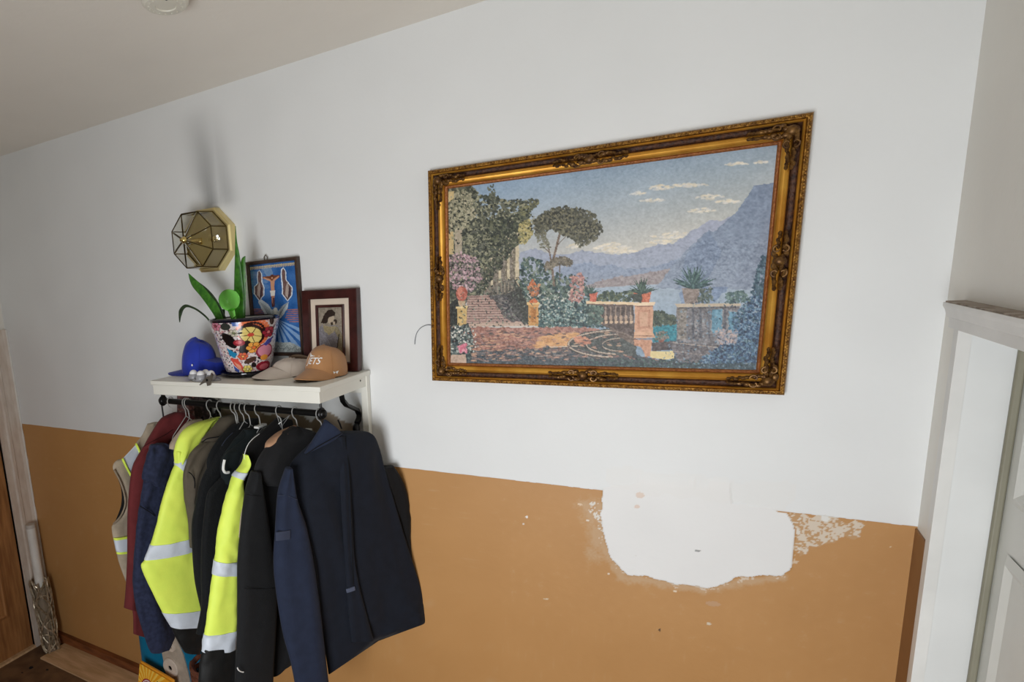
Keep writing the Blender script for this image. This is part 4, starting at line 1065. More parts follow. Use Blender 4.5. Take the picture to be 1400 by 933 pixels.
# 9: hi-vis jacket with white piping
pl = PX(-1.425, 0.12)
g = garment('jacket.002', 'narrower hi-vis yellow jacket with white piped collar, against the black softshell', 'jacket', pl)
body(pl, 0.86, 0.95, 0.045, BLKCUFF, g, zsh=1.64, seed=3)
cloth([((380, 570), (400, 575), .5), ((357, 592), (398, 590)), ((340, 612), (370, 612)), ((334, 635), (352, 640)), ((336, 655), (346, 660), .6)], pl.off(0.016), 0.05, 'collar_lining', BLKIN, g, fold=0.002)
ps = PX(-1.468, 0.40, y0=-0.56)
cloth([((334.5, 622), (337.5, 622), .6), ((333.5, 634), (340, 634)), ((324, 645), (337, 645)), ((320, 652), (332, 656)), ((314, 668), (332, 668)), ((308, 687), (333, 687)), ((300.5, 719), (330, 719)), ((297, 742), (326, 742)), ((294, 767), (325, 767)), ((291, 785.5), (327, 785)),
       ((285.5, 825), (326, 825)), ((279.6, 868), (325, 858)), ((277, 889), (322, 884)), ((277, 891), (322, 886), .9)], ps.off(0.018), 0.055, 'sleeve', HIVIS, g, n=40, k=6, fold=0.004, seed=6, wr=0.007)
SL9 = [((334.5, 622), (337.5, 622), .6), ((333.5, 634), (340, 634)), ((324, 645), (337, 645)), ((320, 652), (332, 656)), ((314, 668), (332, 668)), ((308, 687), (333, 687)), ((300.5, 719), (330, 719)), ((297, 742), (326, 742)), ((294, 767), (325, 767)), ((291, 785.5), (327, 785)),
       ((285.5, 825), (326, 825)), ((279.6, 868), (325, 858)), ((277, 889), (322, 884)), ((277, 891), (322, 886), .9)]
for s_ in ((2, 3), (8, 9), (11, 13)):
    cloth(SL9, ps.off(0.018), 0.055, 'reflective_band', REFL, g, n=40, k=6, fold=0.004, seed=6, wr=0.007, sub=s_, grow=0.0025)
cloth([((277.5, 887), (322, 882)), ((274, 905), (324, 905)), ((272, 935), (326, 935)), ((273, 955), (326, 955), .8)], ps.off(0.018), 0.05, 'cuff', BLKCUFF, g, fold=0.006, wr=0.006, seed=8)
seam([(354.5, 593.5), (346, 600), (339.5, 607.5), (335.5, 617), (334, 626), (337, 637), (339, 646)], pl, 0.040, 0.0014, 'white_piping', WHITEM, g)

# 8: black-green shell with the white mark
pl = PX(-1.522, 0.10)
g = garment('jacket.003', 'black-green shell jacket with a white hook-shaped mark on the shoulder', 'jacket', pl)
body(pl, 0.90, 0.95, 0.045, BLKGREEN, g, zsh=1.63, seed=4)
cloth([((336, 588), (356, 586), .6), ((335, 597), (356, 592)), ((320, 612), (352, 606)), ((309, 622), (340, 622)), ((303, 640), (334, 645)), ((308, 662), (328, 668), .7)], pl.off(0.018), 0.05, 'collar', BLKGREEN, g, fold=0.003, seed=2)
cloth([((306, 650), (316, 646), .8), ((292, 664), (318, 664)), ((284, 676), (314, 678)), ((281, 700), (306, 700)), ((277, 740), (300, 740)), ((276, 790), (296, 790)), ((277, 830), (292, 830)), ((270, 868), (288, 866), .9)], pl.off(-0.004), 0.045, 'sleeve', BLKFLEECE, g, fold=0.004, seed=5)
seam([(307, 629), (305.5, 637), (305.6, 643), (308.5, 646.5), (313, 646)], pl, 0.052, 0.0055, 'white_hook_mark', WHITEM, g)

# 7: black fleece
pl = PX(-1.594, 0.10)
g = garment('jacket.004', 'plain black fleece jacket with stand collar between the grey-brown and black-green coats', 'jacket', pl)
body(pl, 0.88, 0.92, 0.045, BLKFLEECE, g, zsh=1.64, seed=5)
cloth([((340, 573), (352, 572), .6), ((318, 590), (350, 585)), ((300, 612), (340, 606)), ((288, 634), (325, 630)), ((283, 650), (318, 655), .7)], pl.off(0.016), 0.05, 'collar', BLKFLEECE, g, fold=0.004, seed=3)
cloth([((289, 633), (300, 630), .8), ((280, 650), (306, 650)), ((274, 667), (300, 668)), ((268, 695), (292, 695)), ((264, 720), (286, 720)), ((266, 760), (283, 760)), ((270, 800), (285, 800)), ((278, 840), (288, 838), .8)], pl.off(0.012), 0.05, 'sleeve', BLKFLEECE, g, fold=0.004, seed=6)
seam([(318, 592), (309, 601), (303, 610)], pl, 0.045, 0.0014, 'zip_edge', NAVYL, g)

# 6: grey-brown hooded
pl = PX(-1.672, 0.10)
g = garment('jacket.005', 'grey-brown hooded work jacket beside the large yellow sleeve', 'jacket', pl)
body(pl, 0.92, 0.95, 0.045, OLIVE, g, zsh=1.64, seed=6)
cloth([((303, 571), (318, 567), .6), ((298, 577), (328, 570)), ((288, 590), (330, 580)), ((277, 601), (322, 592)), ((280, 605), (310, 600), .8)], pl.off(0.012), 0.05, 'hood', OLIVE, g, fold=0.004, seed=8, wr=0.002)
cloth([((276, 606), (312, 598), .8), ((266, 614), (304, 612)), ((257, 628), (295, 630)), ((253, 650), (281, 650)), ((255, 680), (270, 682)), ((260, 712), (266, 712), .8), ((262, 750), (270, 750), .8)], pl.off(0.014), 0.05, 'sleeve', OLIVE, g, fold=0.006, ff=8, seed=9, wr=0.004)
seam([(276, 605), (284, 600), (296, 598), (308, 595), (316, 590)], pl, 0.052, 0.0025, 'hood_seam', SEAMD, g)
seam([(258, 646), (263, 650), (266, 658), (266, 668)], pl, 0.042, 0.0022, 'pocket_seam', SEAMD, g)

# 5: large hi-vis sleeve
pl = PX(-1.735, 0.10)
g = garment('jacket.006', 'hi-vis yellow hooded jacket with a broad sleeve and two wide silver bands', 'jacket', pl)
body(pl, 0.88, 0.95, 0.045, HIVIS, g, zsh=1.64, seed=7)
cloth([((296, 572), (301, 570), .4), ((272, 578), (292, 575), .8), ((256, 586), (284, 586)), ((246, 597), (280, 598)), ((241, 612), (273, 612)), ((240, 625), (262, 624)), ((240, 636), (256, 634), .7)], pl.off(0.014), 0.055, 'hood', HIVIS, g, fold=0.006, ff=7, seed=3, wr=0.005)
ps = PX(-1.797, 0.36, y0=-0.58)          # the sleeve swings a little towards the room
SL5 = [((239.5, 617), (252, 617), .8), ((239, 633), (254, 624)), ((239, 636), (254.5, 650)), ((230.7, 656), (254.5, 665)), ((221, 687), (258, 692)), ((214, 719), (261.5, 719)), ((206.5, 746), (264.5, 733.7)), ((198, 765.7), (268, 752)), ((193.5, 777), (271, 765)),
       ((208.5, 811), (277, 795)), ((222, 837.6), (281.6, 832)), ((232.5, 855), (280.5, 853)), ((233.5, 857), (280, 855), .9)]
cloth(SL5, ps.off(0.008), 0.055, 'sleeve', HIVIS, g, n=40, k=6, fold=0.004, ff=4, seed=11, wr=0.0045)
for s_ in ((1, 2), (6, 7), (10, 12)):
    cloth(SL5, ps.off(0.008), 0.055, 'reflective_band', REFL, g, n=40, k=6, fold=0.004, ff=4, seed=11, wr=0.0045, sub=s_, grow=0.0025)
cloth([((233, 854), (280, 852)), ((238, 868), (280, 868)), ((246, 882), (277, 882)), ((252, 892), (274, 893), .8)], ps.off(0.008), 0.05, 'cuff', BLKCUFF, g, fold=0.006, wr=0.006, seed=4)

# 4: light tan garment
pl = PX(-1.80, 0.10)
g = garment('jacket.007', 'light tan jacket showing only its collar between maroon and yellow hoods', 'jacket', pl)
body(pl, 0.95, 0.98, 0.04, LTAN, g, zsh=1.62, yl=-0.38, hem_yl=-0.40, seed=8)
cloth([((262, 575), (276, 573), .5), ((254, 580), (275, 580)), ((244, 592), (265, 594)), ((234, 606), (256, 608)), ((232, 614), (248, 618), .6)], pl.off(0.01), 0.045, 'collar', LTAN, g, fold=0.002)

# 3: dark navy twill
pl = PX(-1.885, 0.10)
g = garment('jacket.008', 'dark navy twill jacket with a slumped hood, left of the broad yellow sleeve', 'jacket', pl)
body(pl, 0.90, 0.95, 0.045, DENIM, g, zsh=1.58, yl=-0.40, seed=9)
cloth([((207, 609), (226, 606), .7), ((203, 616), (238, 612)), ((200, 628), (240, 622)), ((197, 645), (236, 640)), ((196, 656), (230, 655)), ((206, 664), (226, 668), .7)], pl.off(0.028), 0.06, 'hood', DENIM, g, fold=0.009, ff=7, seed=2, wr=0.006)
cloth([((198, 650), (228, 655), .8), ((196, 660), (228, 665)), ((191, 690), (226, 690)), ((187, 720), (222, 720)), ((185, 750), (214, 752)), ((183, 795), (212, 800)), ((188, 834), (228, 838)), ((197, 866), (238, 866)), ((203, 884), (236, 876)), ((207.5, 893.5), (230, 887), .8)], pl.off(0.012), 0.055, 'sleeve', DENIM, g, fold=0.006, seed=5, wr=0.004)
seam([(191, 692), (204, 700), (212, 706)], pl, 0.043, 0.002, 'yoke_seam', SEAMD, g)

# 2: maroon fleece
pl = PX(-1.965, 0.10)
g = garment('jacket.009', 'maroon hooded fleece beside the khaki vest', 'hoodie', pl)
body(pl, 0.86, 0.95, 0.045, MAROON, g, zsh=1.60, seed=10)
cloth([((238, 564), (252, 564), .6), ((222, 572), (264, 569)), ((213, 584), (262, 580)), ((203, 600), (248, 596)), ((196, 613), (238, 610), .8)], pl.off(0.02), 0.065, 'hood', MAROON, g, fold=0.005, seed=6, wr=0.002)
cloth([((196, 611), (214, 612), .7), ((188, 626), (208, 630)), ((181.5, 643), (204, 648)), ((177, 685), (200, 690)), ((175.5, 719), (196, 722)), ((175.5, 760), (194, 765)), ((173.5, 807), (193, 810)), ((171, 832), (192, 836), .9)], pl.off(0.014), 0.05, 'sleeve', MAROON, g, fold=0.004, seed=7)
cloth([((178, 820), (196, 822)), ((182, 840), (200, 842)), ((182.5, 867), (200, 872), .9)], pl.off(-0.006), 0.03, 'hem_panel', MAROON, g, fold=0.003)
seam([(196, 611), (208, 604), (222, 597), (236, 588)], pl, 0.055, 0.002, 'hood_seam', fabric('dark_maroon_seam', 70, 22, 26), g)

# 1: khaki vest with taped edges and an open armhole
pl = PX(-2.055, 0.10)
g = garment('work_vest', 'khaki sleeveless vest with lime-edged reflective tape at the left end of the rail', 'vest', pl)
cloth([((203, 580), (216, 577), .7), ((196, 594), (222, 592)), ((187, 606), (226, 606)), ((174, 625), (228, 624)), ((159, 630), (228, 635)), ((154, 641), (228, 650)), ((163, 658), (228, 665)), ((171, 675), (228, 680)), ((172, 692), (228, 695)),
       ((166, 707), (228, 710)), ((155, 717), (228, 720)), ((153, 724), (228, 728)), ((156, 740), (228, 745)), ((160, 757), (228, 760)), ((166, 778), (228, 780)), ((173, 797), (228, 800), .9)], pl, 0.035, 'body', KHAKI, g, n=40, k=4, fold=0.004, seed=3, wr=0.003)
cloth([((160, 634), (172, 634), .7), ((160, 650), (178, 652)), ((166, 670), (178, 672)), ((166, 690), (178, 694)), ((160, 708), (178, 710)), ((154.5, 719), (178, 722), .8)], pl.off(-0.022), 0.02, 'far_panel', BLKIN, g, fold=0.002)
cloth([((188, 606), (194, 606)), ((167, 627), (176, 660))][::-1] if False else [((186, 608), (191, 618)), ((167.5, 627.5), (179.5, 651))], pl.off(0.022), 0.006, 'reflective_tape', REFL, g, fold=0.001, k=6)
seam([(167.5, 627.5), (173, 639), (179.5, 651)], pl, 0.027, 0.005, 'lime_edge', LIMEEDGE, g)
seam([(186, 607), (189, 613), (192, 620)], pl, 0.027, 0.005, 'lime_edge', LIMEEDGE, g)
TB = [((155.5, 736), (180, 731)), ((156, 739), (180, 734)), ((159.5, 755), (180, 752)), ((160, 758), (180, 755))]
cloth(TB, pl.off(0.004), 0.036, 'reflective_tape', REFL, g, fold=0.001, k=5, sub=(1, 2))
cloth(TB, pl.off(0.004), 0.037, 'lime_edge', LIMEEDGE, g, fold=0.001, k=5, sub=(0, 1))
cloth(TB, pl.off(0.004), 0.037, 'lime_edge', LIMEEDGE, g, fold=0.001, k=5, sub=(2, 3))
AR = [(156, 643), (164, 658), (170, 676), (171, 691), (165, 706), (155, 717)]
seam(AR, pl, 0.016, 0.004, 'armhole_binding', fabric('tan_binding', 150, 134, 114), g)

# hangers
HK = [(233, 'wire hanger hooked nearest the left rail end, carrying the maroon hoodie'), (253, 'wire hanger hooked close beside its neighbour in front of the floral bag, left one'),
      (256, 'wire hanger hooked close beside its neighbour in front of the floral bag, right one'), (286, 'wire hanger standing alone just right of the floral bag'),
      (300, 'wire hanger whose hook stands above the peak of the yellow hood'), (319, 'wire hanger with a long bent neck above the grey-brown hood'), (324, 'wire hanger squeezed close behind the long-necked one'),
      (331, 'wire hanger with a small hook above the black fleece'), (338, 'wire hanger whose neck drops into the black fleece collar'), (352, 'wire hanger with a flat white plastic neck piece'),
      (381, 'crossed wire hanger showing its bent shoulder wires'), (403, 'wire hanger of the black softshell jacket'), (436, 'wire hanger of the navy jacket, nearest the right rail end')]
for i, (px, lab) in enumerate(HK):
    x = at(px, 547 + (px - 222) * 0.085, y=RY)[0]; r0 = ROD(x); z0 = r0[2]
    h = thing('wire_hanger', lab, 'hanger', (x, RY, z0 - 0.10), 'wire hangers on the rail')
    tilt = (0.25, -0.1, 0.1, 0.05, 0.05, 0.3, -0.1, 0.15, 0.3, 0.25, 0.35, 0.25, 0.35)[i]
    R_ = 0.0185; pts = []
    for a in np.linspace(-0.5, PI + 0.4, 14):
        pts.append((x + 0.2 * R_ * math.cos(a) * tilt, RY - 0.0 + R_ * math.cos(a), z0 + R_ * math.sin(a)))
    nk = (0.05, 0.045, 0.06, 0.03, 0.03, 0.06, 0.05, 0.04, 0.06, 0.065, 0.07, 0.06, 0.045)[i]
    pts += [(x - 0.0, RY - 0.012, z0 - 0.02), (x + 0.02 * tilt, RY - 0.002, z0 - 0.034), (x + 0.03 * tilt, RY, z0 - 0.034 - nk * 0.6)]
    MB().tube(cr(pts, 3)[0], 0.0023, 6).build('hook', STEEL, h)
    b = np.array(pts[-1]); sh_ = MB()
    s = 0.72 if px > 430 else 0.1
    aw = 0.05 if px > 430 else 0.09
    if px == 381:
        A_ = [b, at(393, 580, y=-0.16), at(360, 598, y=-0.33)]
        sh_.tube([at(377, 563, y=-0.26), at(384, 585, y=-0.24), at(396, 568, y=-0.22), at(385, 577, y=-0.24), at(352, 600, y=-0.3)], 0.0018, 6)
    for sg in (-1, 1):
        sh_.tube([b, b + np.array([s * sg * aw * 0.9, sg * aw * 0.9, -0.07]), b + np.array([s * sg * aw, sg * aw, -0.085])], 0.0019, 6)
    sh_.tube([b + np.array([-s * aw, -aw, -0.085]), b + np.array([s * aw, aw, -0.085])], 0.0019, 6)
    sh_.build('shoulder_wire', STEEL, h)
    if px == 352:
        p = pl = None
        rbox('neck_piece', b + np.array([-0.012, -0.03, -0.004]), b + np.array([0.012, 0.03, 0.006]), mat('white_hanger_plastic', rgb(226, 226, 222), 0.4), h, 0.003)
    if px == 403:
        q = at(424, 588, y=-0.10); rbox('shoulder_end', q + np.array([-0.03, -0.012, -0.006]), q + np.array([0.004, 0.012, 0.003]), MATS['white_hanger_plastic'], h, 0.003)

# floral bag hung at the back under the shelf
fb = thing('floral_bag', 'pink and black floral patterned bag hanging under the left of the shelf', 'bag', at(264, 590, y=-0.06))
R = flat_ras(60, 60, [(0, 0), (60, 0), (60, 60), (0, 60)], (128, 92, 90), 9)
R.dabs(340, [(0, 0), (40, 0), (40, 60), (0, 60)], [(150, 104, 104), (98, 62, 64), (170, 140, 136), (70, 50, 52), (120, 66, 60), (112, 104, 104)], 2.2, 1.6)
R.poly([(26, 0), (60, 0), (60, 60), (40, 60), (34, 30)], (22, 20, 20), 3, 8)
R.dabs(120, [(30, 0), (60, 0), (60, 60), (40, 60)], [(18, 16, 16), (46, 40, 40), (70, 58, 56)], 1.5)
print_mesh('front_panel', R, at(242, 541, y=-0.075), at(287, 544, y=-0.075), at(287, 600, y=-0.075), at(242, 600, y=-0.075), PRINT, fb)
q0, q1 = at(243, 542, y=-0.07), at(286, 600, y=-0.07)
MB().box((q0[0], -0.073, q1[2]), (q1[0], -0.035, q0[2])).build('bag_body', BLKIN, fb, smooth=False)
MB().tube([at(276, 570, y=-0.08), at(279, 590, y=-0.08), at(280, 600, y=-0.08)], 0.006).build('strap', BLKIN, fb)


# ================================================================== ON THE SHELF
def framed(name, label, quad, y0, y1, fw, M, depth, lean=0.0):
    TL, TR, BR, BL = quad
    zb = min(BL[1], BR[1])
    t = thing(name, label, 'picture frame', ((BL[0] + BR[0]) / 2, y0, zb))
    C4 = [np.array(p) for p in quad]

    def Y(z, d): return y0 - d + lean * (z - zb)

    def ins(d):
        out = []
        for i in range(4):
            p, a, b = C4[i], C4[i - 1], C4[(i + 1) % 4]
            u = (a - p) / np.linalg.norm(a - p); v = (b - p) / np.linalg.norm(b - p); out.append(p + (u + v) * d)
        return out

    def sweep(prof, nm, MM):
        vs = []
        for d, h in prof:
            for p in ins(d): vs.append((p[0], Y(p[1], h), p[1]))
        n = len(prof)
        MB().add(vs, [(i * 4 + j, i * 4 + (j + 1) % 4, (i + 1) * 4 + (j + 1) % 4, (i + 1) * 4 + j) for i in range(n - 1) for j in range(4)]).build(nm, MM, t, auto=30)
    return t, ins, Y, sweep


Q = [at(334, 359, y=-0.03), at(404.8, 350.3, y=-0.03), at(415, 487.5, y=-0.03), at(349, 487, y=-0.03)]
Q = [(-1.664, 2.343), (-1.400, 2.345), (-1.398, 1.940), (-1.662, 1.940)]
t, ins, Y, sweep = framed('framed_print', 'brown framed blue religious print hung behind the flower pot', Q, -0.004, 0, 0.016, DKFRAME, 0.03)
sweep([(0, 0.0), (0, 0.022), (0.004, 0.026), (0.010, 0.026), (0.014, 0.02), (0.015, 0.012)], 'frame', DKFRAME)
HP = [(56, 135), (432, 95), (497, 828), (110, 830)]     # drawing units of the print
R = flat_ras(190, 290, [(62, 130), (437, 92), (497, 825), (128, 832)], (52, 100, 164), 21)
R.img += ((vnoise(R.U.shape, 24, 5) - 0.5) * 30)[..., None]
R.dabs(70, [(70, 190), (200, 160), (200, 330), (80, 360)], [(96, 134, 184), (120, 150, 190), (74, 116, 174)], 14, 1.8, 0.2, 0.35)
R.poly([(160, 150), (240, 140), (260, 220), (215, 240)], (150, 170, 190), 4, a=0.6)
for i in range(26):        # worn ornamental lettering along the top edge
    x = 66 + i * 14.2; y = 158 - (x - 62) * 0.10
    R.poly([(x, y - 12), (x + 4, y - 16), (x + 9, y - 10), (x + 7, y + 9), (x + 2, y + 11), (x - 1, y + 2)], (214, 196, 150), 1.5, 4)
    R.line([(x + 10, y - 12), (x + 5, y + 10)], 3.5, (206, 184, 132)); R.line([(x + 3, y - 4), (x + 6, y + 4)], 2, (70, 60, 50))
for sx, cx in ((-1, 140), (1, 372)):
    for col, gr in (((214, 222, 232), 9), ((112, 86, 84), 0)):
        top = (143, 185) if sx < 0 else (340, 165)
        pts = [(top[0] - 10 - gr, top[1]), (top[0], top[1] - 10 - gr), (top[0] + 14 + gr, top[1] + 14), (top[0] + 16 + gr, top[1] + 80), (cx + 36 + gr, 310), (cx + 34 + gr, 370), (cx + 4, 412 + gr), (cx - 34 - gr, 360), (cx - 34 - gr, 300), (top[0] - 8 - gr, top[1] + 90), (top[0] - 12 - gr, top[1] + 40)]
        R.poly(pts, col, 2, 6, var=8)
    R.poly([(cx - 12, 300), (cx + 4, 260), (cx + 14, 320), (cx + 6, 390), (cx - 16, 370)], (176, 158, 150), 2)
    R.poly([(cx + 14, 300), (cx + 24, 310), (cx + 20, 380), (cx + 8, 396)], (60, 44, 56), 2)
R.poly([(166, 222), (300, 208), (312, 212), (308, 228), (268, 246), (176, 240)], (116, 66, 46), 1.5); R.poly([(236, 205), (258, 202), (262, 462), (246, 464)], (96, 56, 46), 1)
R.poly([(168, 232), (232, 258), (236, 300), (240, 345), (270, 345), (266, 300), (268, 256), (308, 222), (300, 214), (262, 240), (232, 242), (180, 226)], (198, 146, 116), 1.5)
R.ell(246, 238, 12, 15, (120, 66, 46)); R.ell(247, 232, 6, 8, (206, 160, 130))
R.poly([(232, 335), (274, 332), (268, 378), (240, 380)], (226, 220, 212), 2); R.poly([(243, 378), (268, 376), (266, 448), (252, 452)], (186, 132, 106), 1.5)
R.poly([(252, 392), (268, 390), (274, 462), (250, 466)], (70, 40, 50), 2, a=0.7)
for y0, x0, x1 in [(485, 76, 190), (498, 76, 195), (511, 80, 200), (524, 84, 205), (537, 88, 200), (487, 365, 465), (502, 380, 468), (517, 368, 470), (534, 366, 462), (550, 358, 474), (566, 376, 472), (582, 392, 476)]:
    R.line([(x0, y0), (x1, y0 - 3)], 9, (176, 112, 100), 0.85); R.line([(x0 + 4, y0 + 3), (x1 - 6, y0)], 2, (96, 66, 84), 0.8)
for k in range(11):        # rays
    a0 = 0.35 + k * 0.245; a1 = a0 + 0.14
    R.poly([(284, 560), (284 + 330 * math.cos(a0), 560 + 330 * math.sin(a0)), (284 + 330 * math.cos(a1), 560 + 330 * math.sin(a1))], (150, 180, 214), 1, a=0.8)
R.poly([(276, 575), (240, 560), (200, 540), (160, 480), (132, 420), (160, 405), (210, 440), (250, 490), (268, 470), (290, 470), (300, 500), (340, 450), (386, 420), (378, 470), (340, 530), (300, 575)], (186, 196, 204), 2, 5, var=14)
for k in range(9): R.line([(150 + k * 9, 425 + k * 6), (210 + k * 6, 520 + k * 5)], 2.5, (120, 130, 142)); R.line([(378 - k * 7, 428 + k * 4), (318 - k * 2, 520 + k * 6)], 2.5, (122, 132, 144))
R.ell(276, 492, 13, 22, (224, 226, 224)); R.poly([(262, 510), (296, 510), (300, 570), (270, 580)], (214, 218, 220), 2)
R.poly([(196, 760), (300, 750), (420, 748), (500, 790), (500, 840), (190, 840)], (170, 178, 176), 8, 9, var=24)
for k in range(8): R.line([(200 + k * 36, 800 + (k % 3) * 8), (230 + k * 36, 778 + (k % 2) * 18), (262 + k * 32, 806)], 3, (86, 96, 98))
R.img += ((vnoise(R.U.shape, 2.5, 8) - 0.5) * 12)[..., None]
q = ins(0.0145); print_mesh('print', R, *[(p[0], Y(p[1], 0.012), p[1]) for p in q], PRINTG, t)
MB().box((-1.655, -0.012, 1.95), (-1.41, -0.004, 2.335)).build('backing_board', DKFRAME, t, smooth=False)
hkp = at(363, 351, y=-0.01)
MB().tube([(hkp[0] - 0.006, -0.01, 2.338), (hkp[0] - 0.008, -0.01, 2.356), (hkp[0], -0.01, 2.366), (hkp[0] + 0.008, -0.01, 2.356), (hkp[0] + 0.006, -0.01, 2.338)], 0.0025, 6).build('hanging_hook', KEYM, t)

Q = [(-1.383, 2.207), (-1.132, 2.204), (-1.132, 1.884), (-1.383, 1.884)]
t, ins, Y, sweep = framed('framed_picture', 'dark mahogany frame with cream mat standing behind the tan cap', Q, -0.035, 0, 0.035, MAHOG, 0.03, 0.06)
sweep([(0, -0.012), (0, 0.018), (0.003, 0.021), (0.032, 0.021), (0.036, 0.017), (0.036, 0.006)], 'frame', MAHOG)
sweep([(0.036, 0.008), (0.060, 0.008)], 'mat_board', CREAM)
sweep([(0.060, 0.006), (0.060, 0.013), (0.064, 0.015), (0.070, 0.013), (0.071, 0.006)], 'inner_frame', MAHOG)
R = flat_ras(110, 190, [(205, 245), (410, 240), (425, 612), (225, 620)], (140, 130, 116), 31)
R.img += ((vnoise(R.U.shape, 6, 5) - 0.5) * 26)[..., None]
R.poly([(215, 420), (240, 385), (300, 395), (370, 390), (410, 450), (425, 600), (420, 625), (225, 625)], (128, 124, 128), 3, var=14)
R.poly([(330, 400), (372, 400), (412, 460), (425, 620), (370, 620), (385, 500)], (132, 122, 98), 3, var=14); R.poly([(382, 470), (392, 460), (372, 615), (362, 615)], (60, 54, 48), 2)
for k in range(14): R.line([(222 + k * 4, 440 + k * 3), (250 + k * 6, 500 + k * 6), (300 + k * 4, 560 + k * 4)], 3, (164, 160, 166) if k % 2 else (96, 92, 100))
R.poly([(250, 390), (300, 400), (360, 395), (340, 450), (300, 470), (262, 440)], (150, 138, 108), 3, var=12)
R.poly([(230, 372), (262, 300), (290, 264), (325, 262), (352, 285), (352, 310), (325, 318), (300, 330), (290, 360), (280, 378)], (48, 38, 34), 2)
R.poly([(300, 326), (340, 312), (346, 334), (334, 362), (318, 384), (296, 372), (292, 346)], (176, 160, 140), 1.5)
R.poly([(312, 372), (330, 360), (340, 380), (322, 392)], (58, 48, 40), 2); R.ell(354, 360, 15, 20, (56, 46, 40)); R.ell(344, 372, 10, 14, (170, 154, 134))
R.img += ((vnoise(R.U.shape, 2.5, 8) - 0.5) * 14)[..., None]
q = ins(0.070); print_mesh('print', R, *[(p[0], Y(p[1], 0.007), p[1]) for p in q], PRINTG, t)
q = ins(0.03); MB().hexa([(p[0], Y(p[1], -0.010), p[1]) for p in q], [(p[0], Y(p[1], 0.004), p[1]) for p in q]).build('backing_board', DKFRAME, t, smooth=False)

# painted flower pot, saucer, snake plant, watering globe -------------
PC = np.array([-1.585, -0.165]); PB = SZ + 0.018
pot = thing('flower_pot', 'hand-painted floral ceramic pot with black rim holding a snake plant', 'pot', (PC[0], PC[1], SZ + 0.016))
HH = 0.215; r_bot, r_top = 0.092, 0.140
NW, NH = 420, 120
tha = np.linspace(-PI, PI, NW)            # 0 faces the camera side
face = math.atan2(CAM[1] - PC[1], CAM[0] - PC[0])
vv = np.linspace(0, 1, NH)
T_, V_ = np.meshgrid(tha, vv)
# drawing units: x across the visible face (410 centre), y downwards 180..780
U_ = 410 + 370 * (T_ / (PI / 2)) * 1.0; Vd = 780 - 600 * V_
R = Ras(U_, Vd, lambda u, v: ((u - 410) / 740 * PI / (2 * PI) * 2 * (NW - 1) / 2 + (NW - 1) / 2, (780 - v) / 600 * (NH - 1)), (216, 206, 204), 41)
R.inv = lambda u, v: (((u - 410) / 370 * (PI / 2) + PI) / (2 * PI) * (NW - 1), (780 - v) / 600 * (NH - 1))


def X_(cx):  # from a seen position across the pot to the unrolled drawing
    return 410 + 370 * math.asin(max(-0.98, min(0.98, (cx - 410) / 360.0))) / (PI / 2)


def flower(cx, cy, r, petals, cpet, cmid, n=6, line=(30, 20, 22)):
    for k in range(n):
        a = k * 2 * PI / n
        R.ell(cx + r * 0.62 * math.cos(a), cy + r * 0.62 * math.sin(a), r * 0.46, r * 0.46, line)
        R.ell(cx + r * 0.62 * math.cos(a), cy + r * 0.62 * math.sin(a), r * 0.38, r * 0.38, cpet)
    R.ell(cx, cy, r * 0.34, r * 0.34, line); R.ell(cx, cy, r * 0.26, r * 0.26, cmid)


def leaf_p(cx, cy, L, w_, a, col=(24, 18, 20)): R.ell(cx, cy, L, w_, col, a)


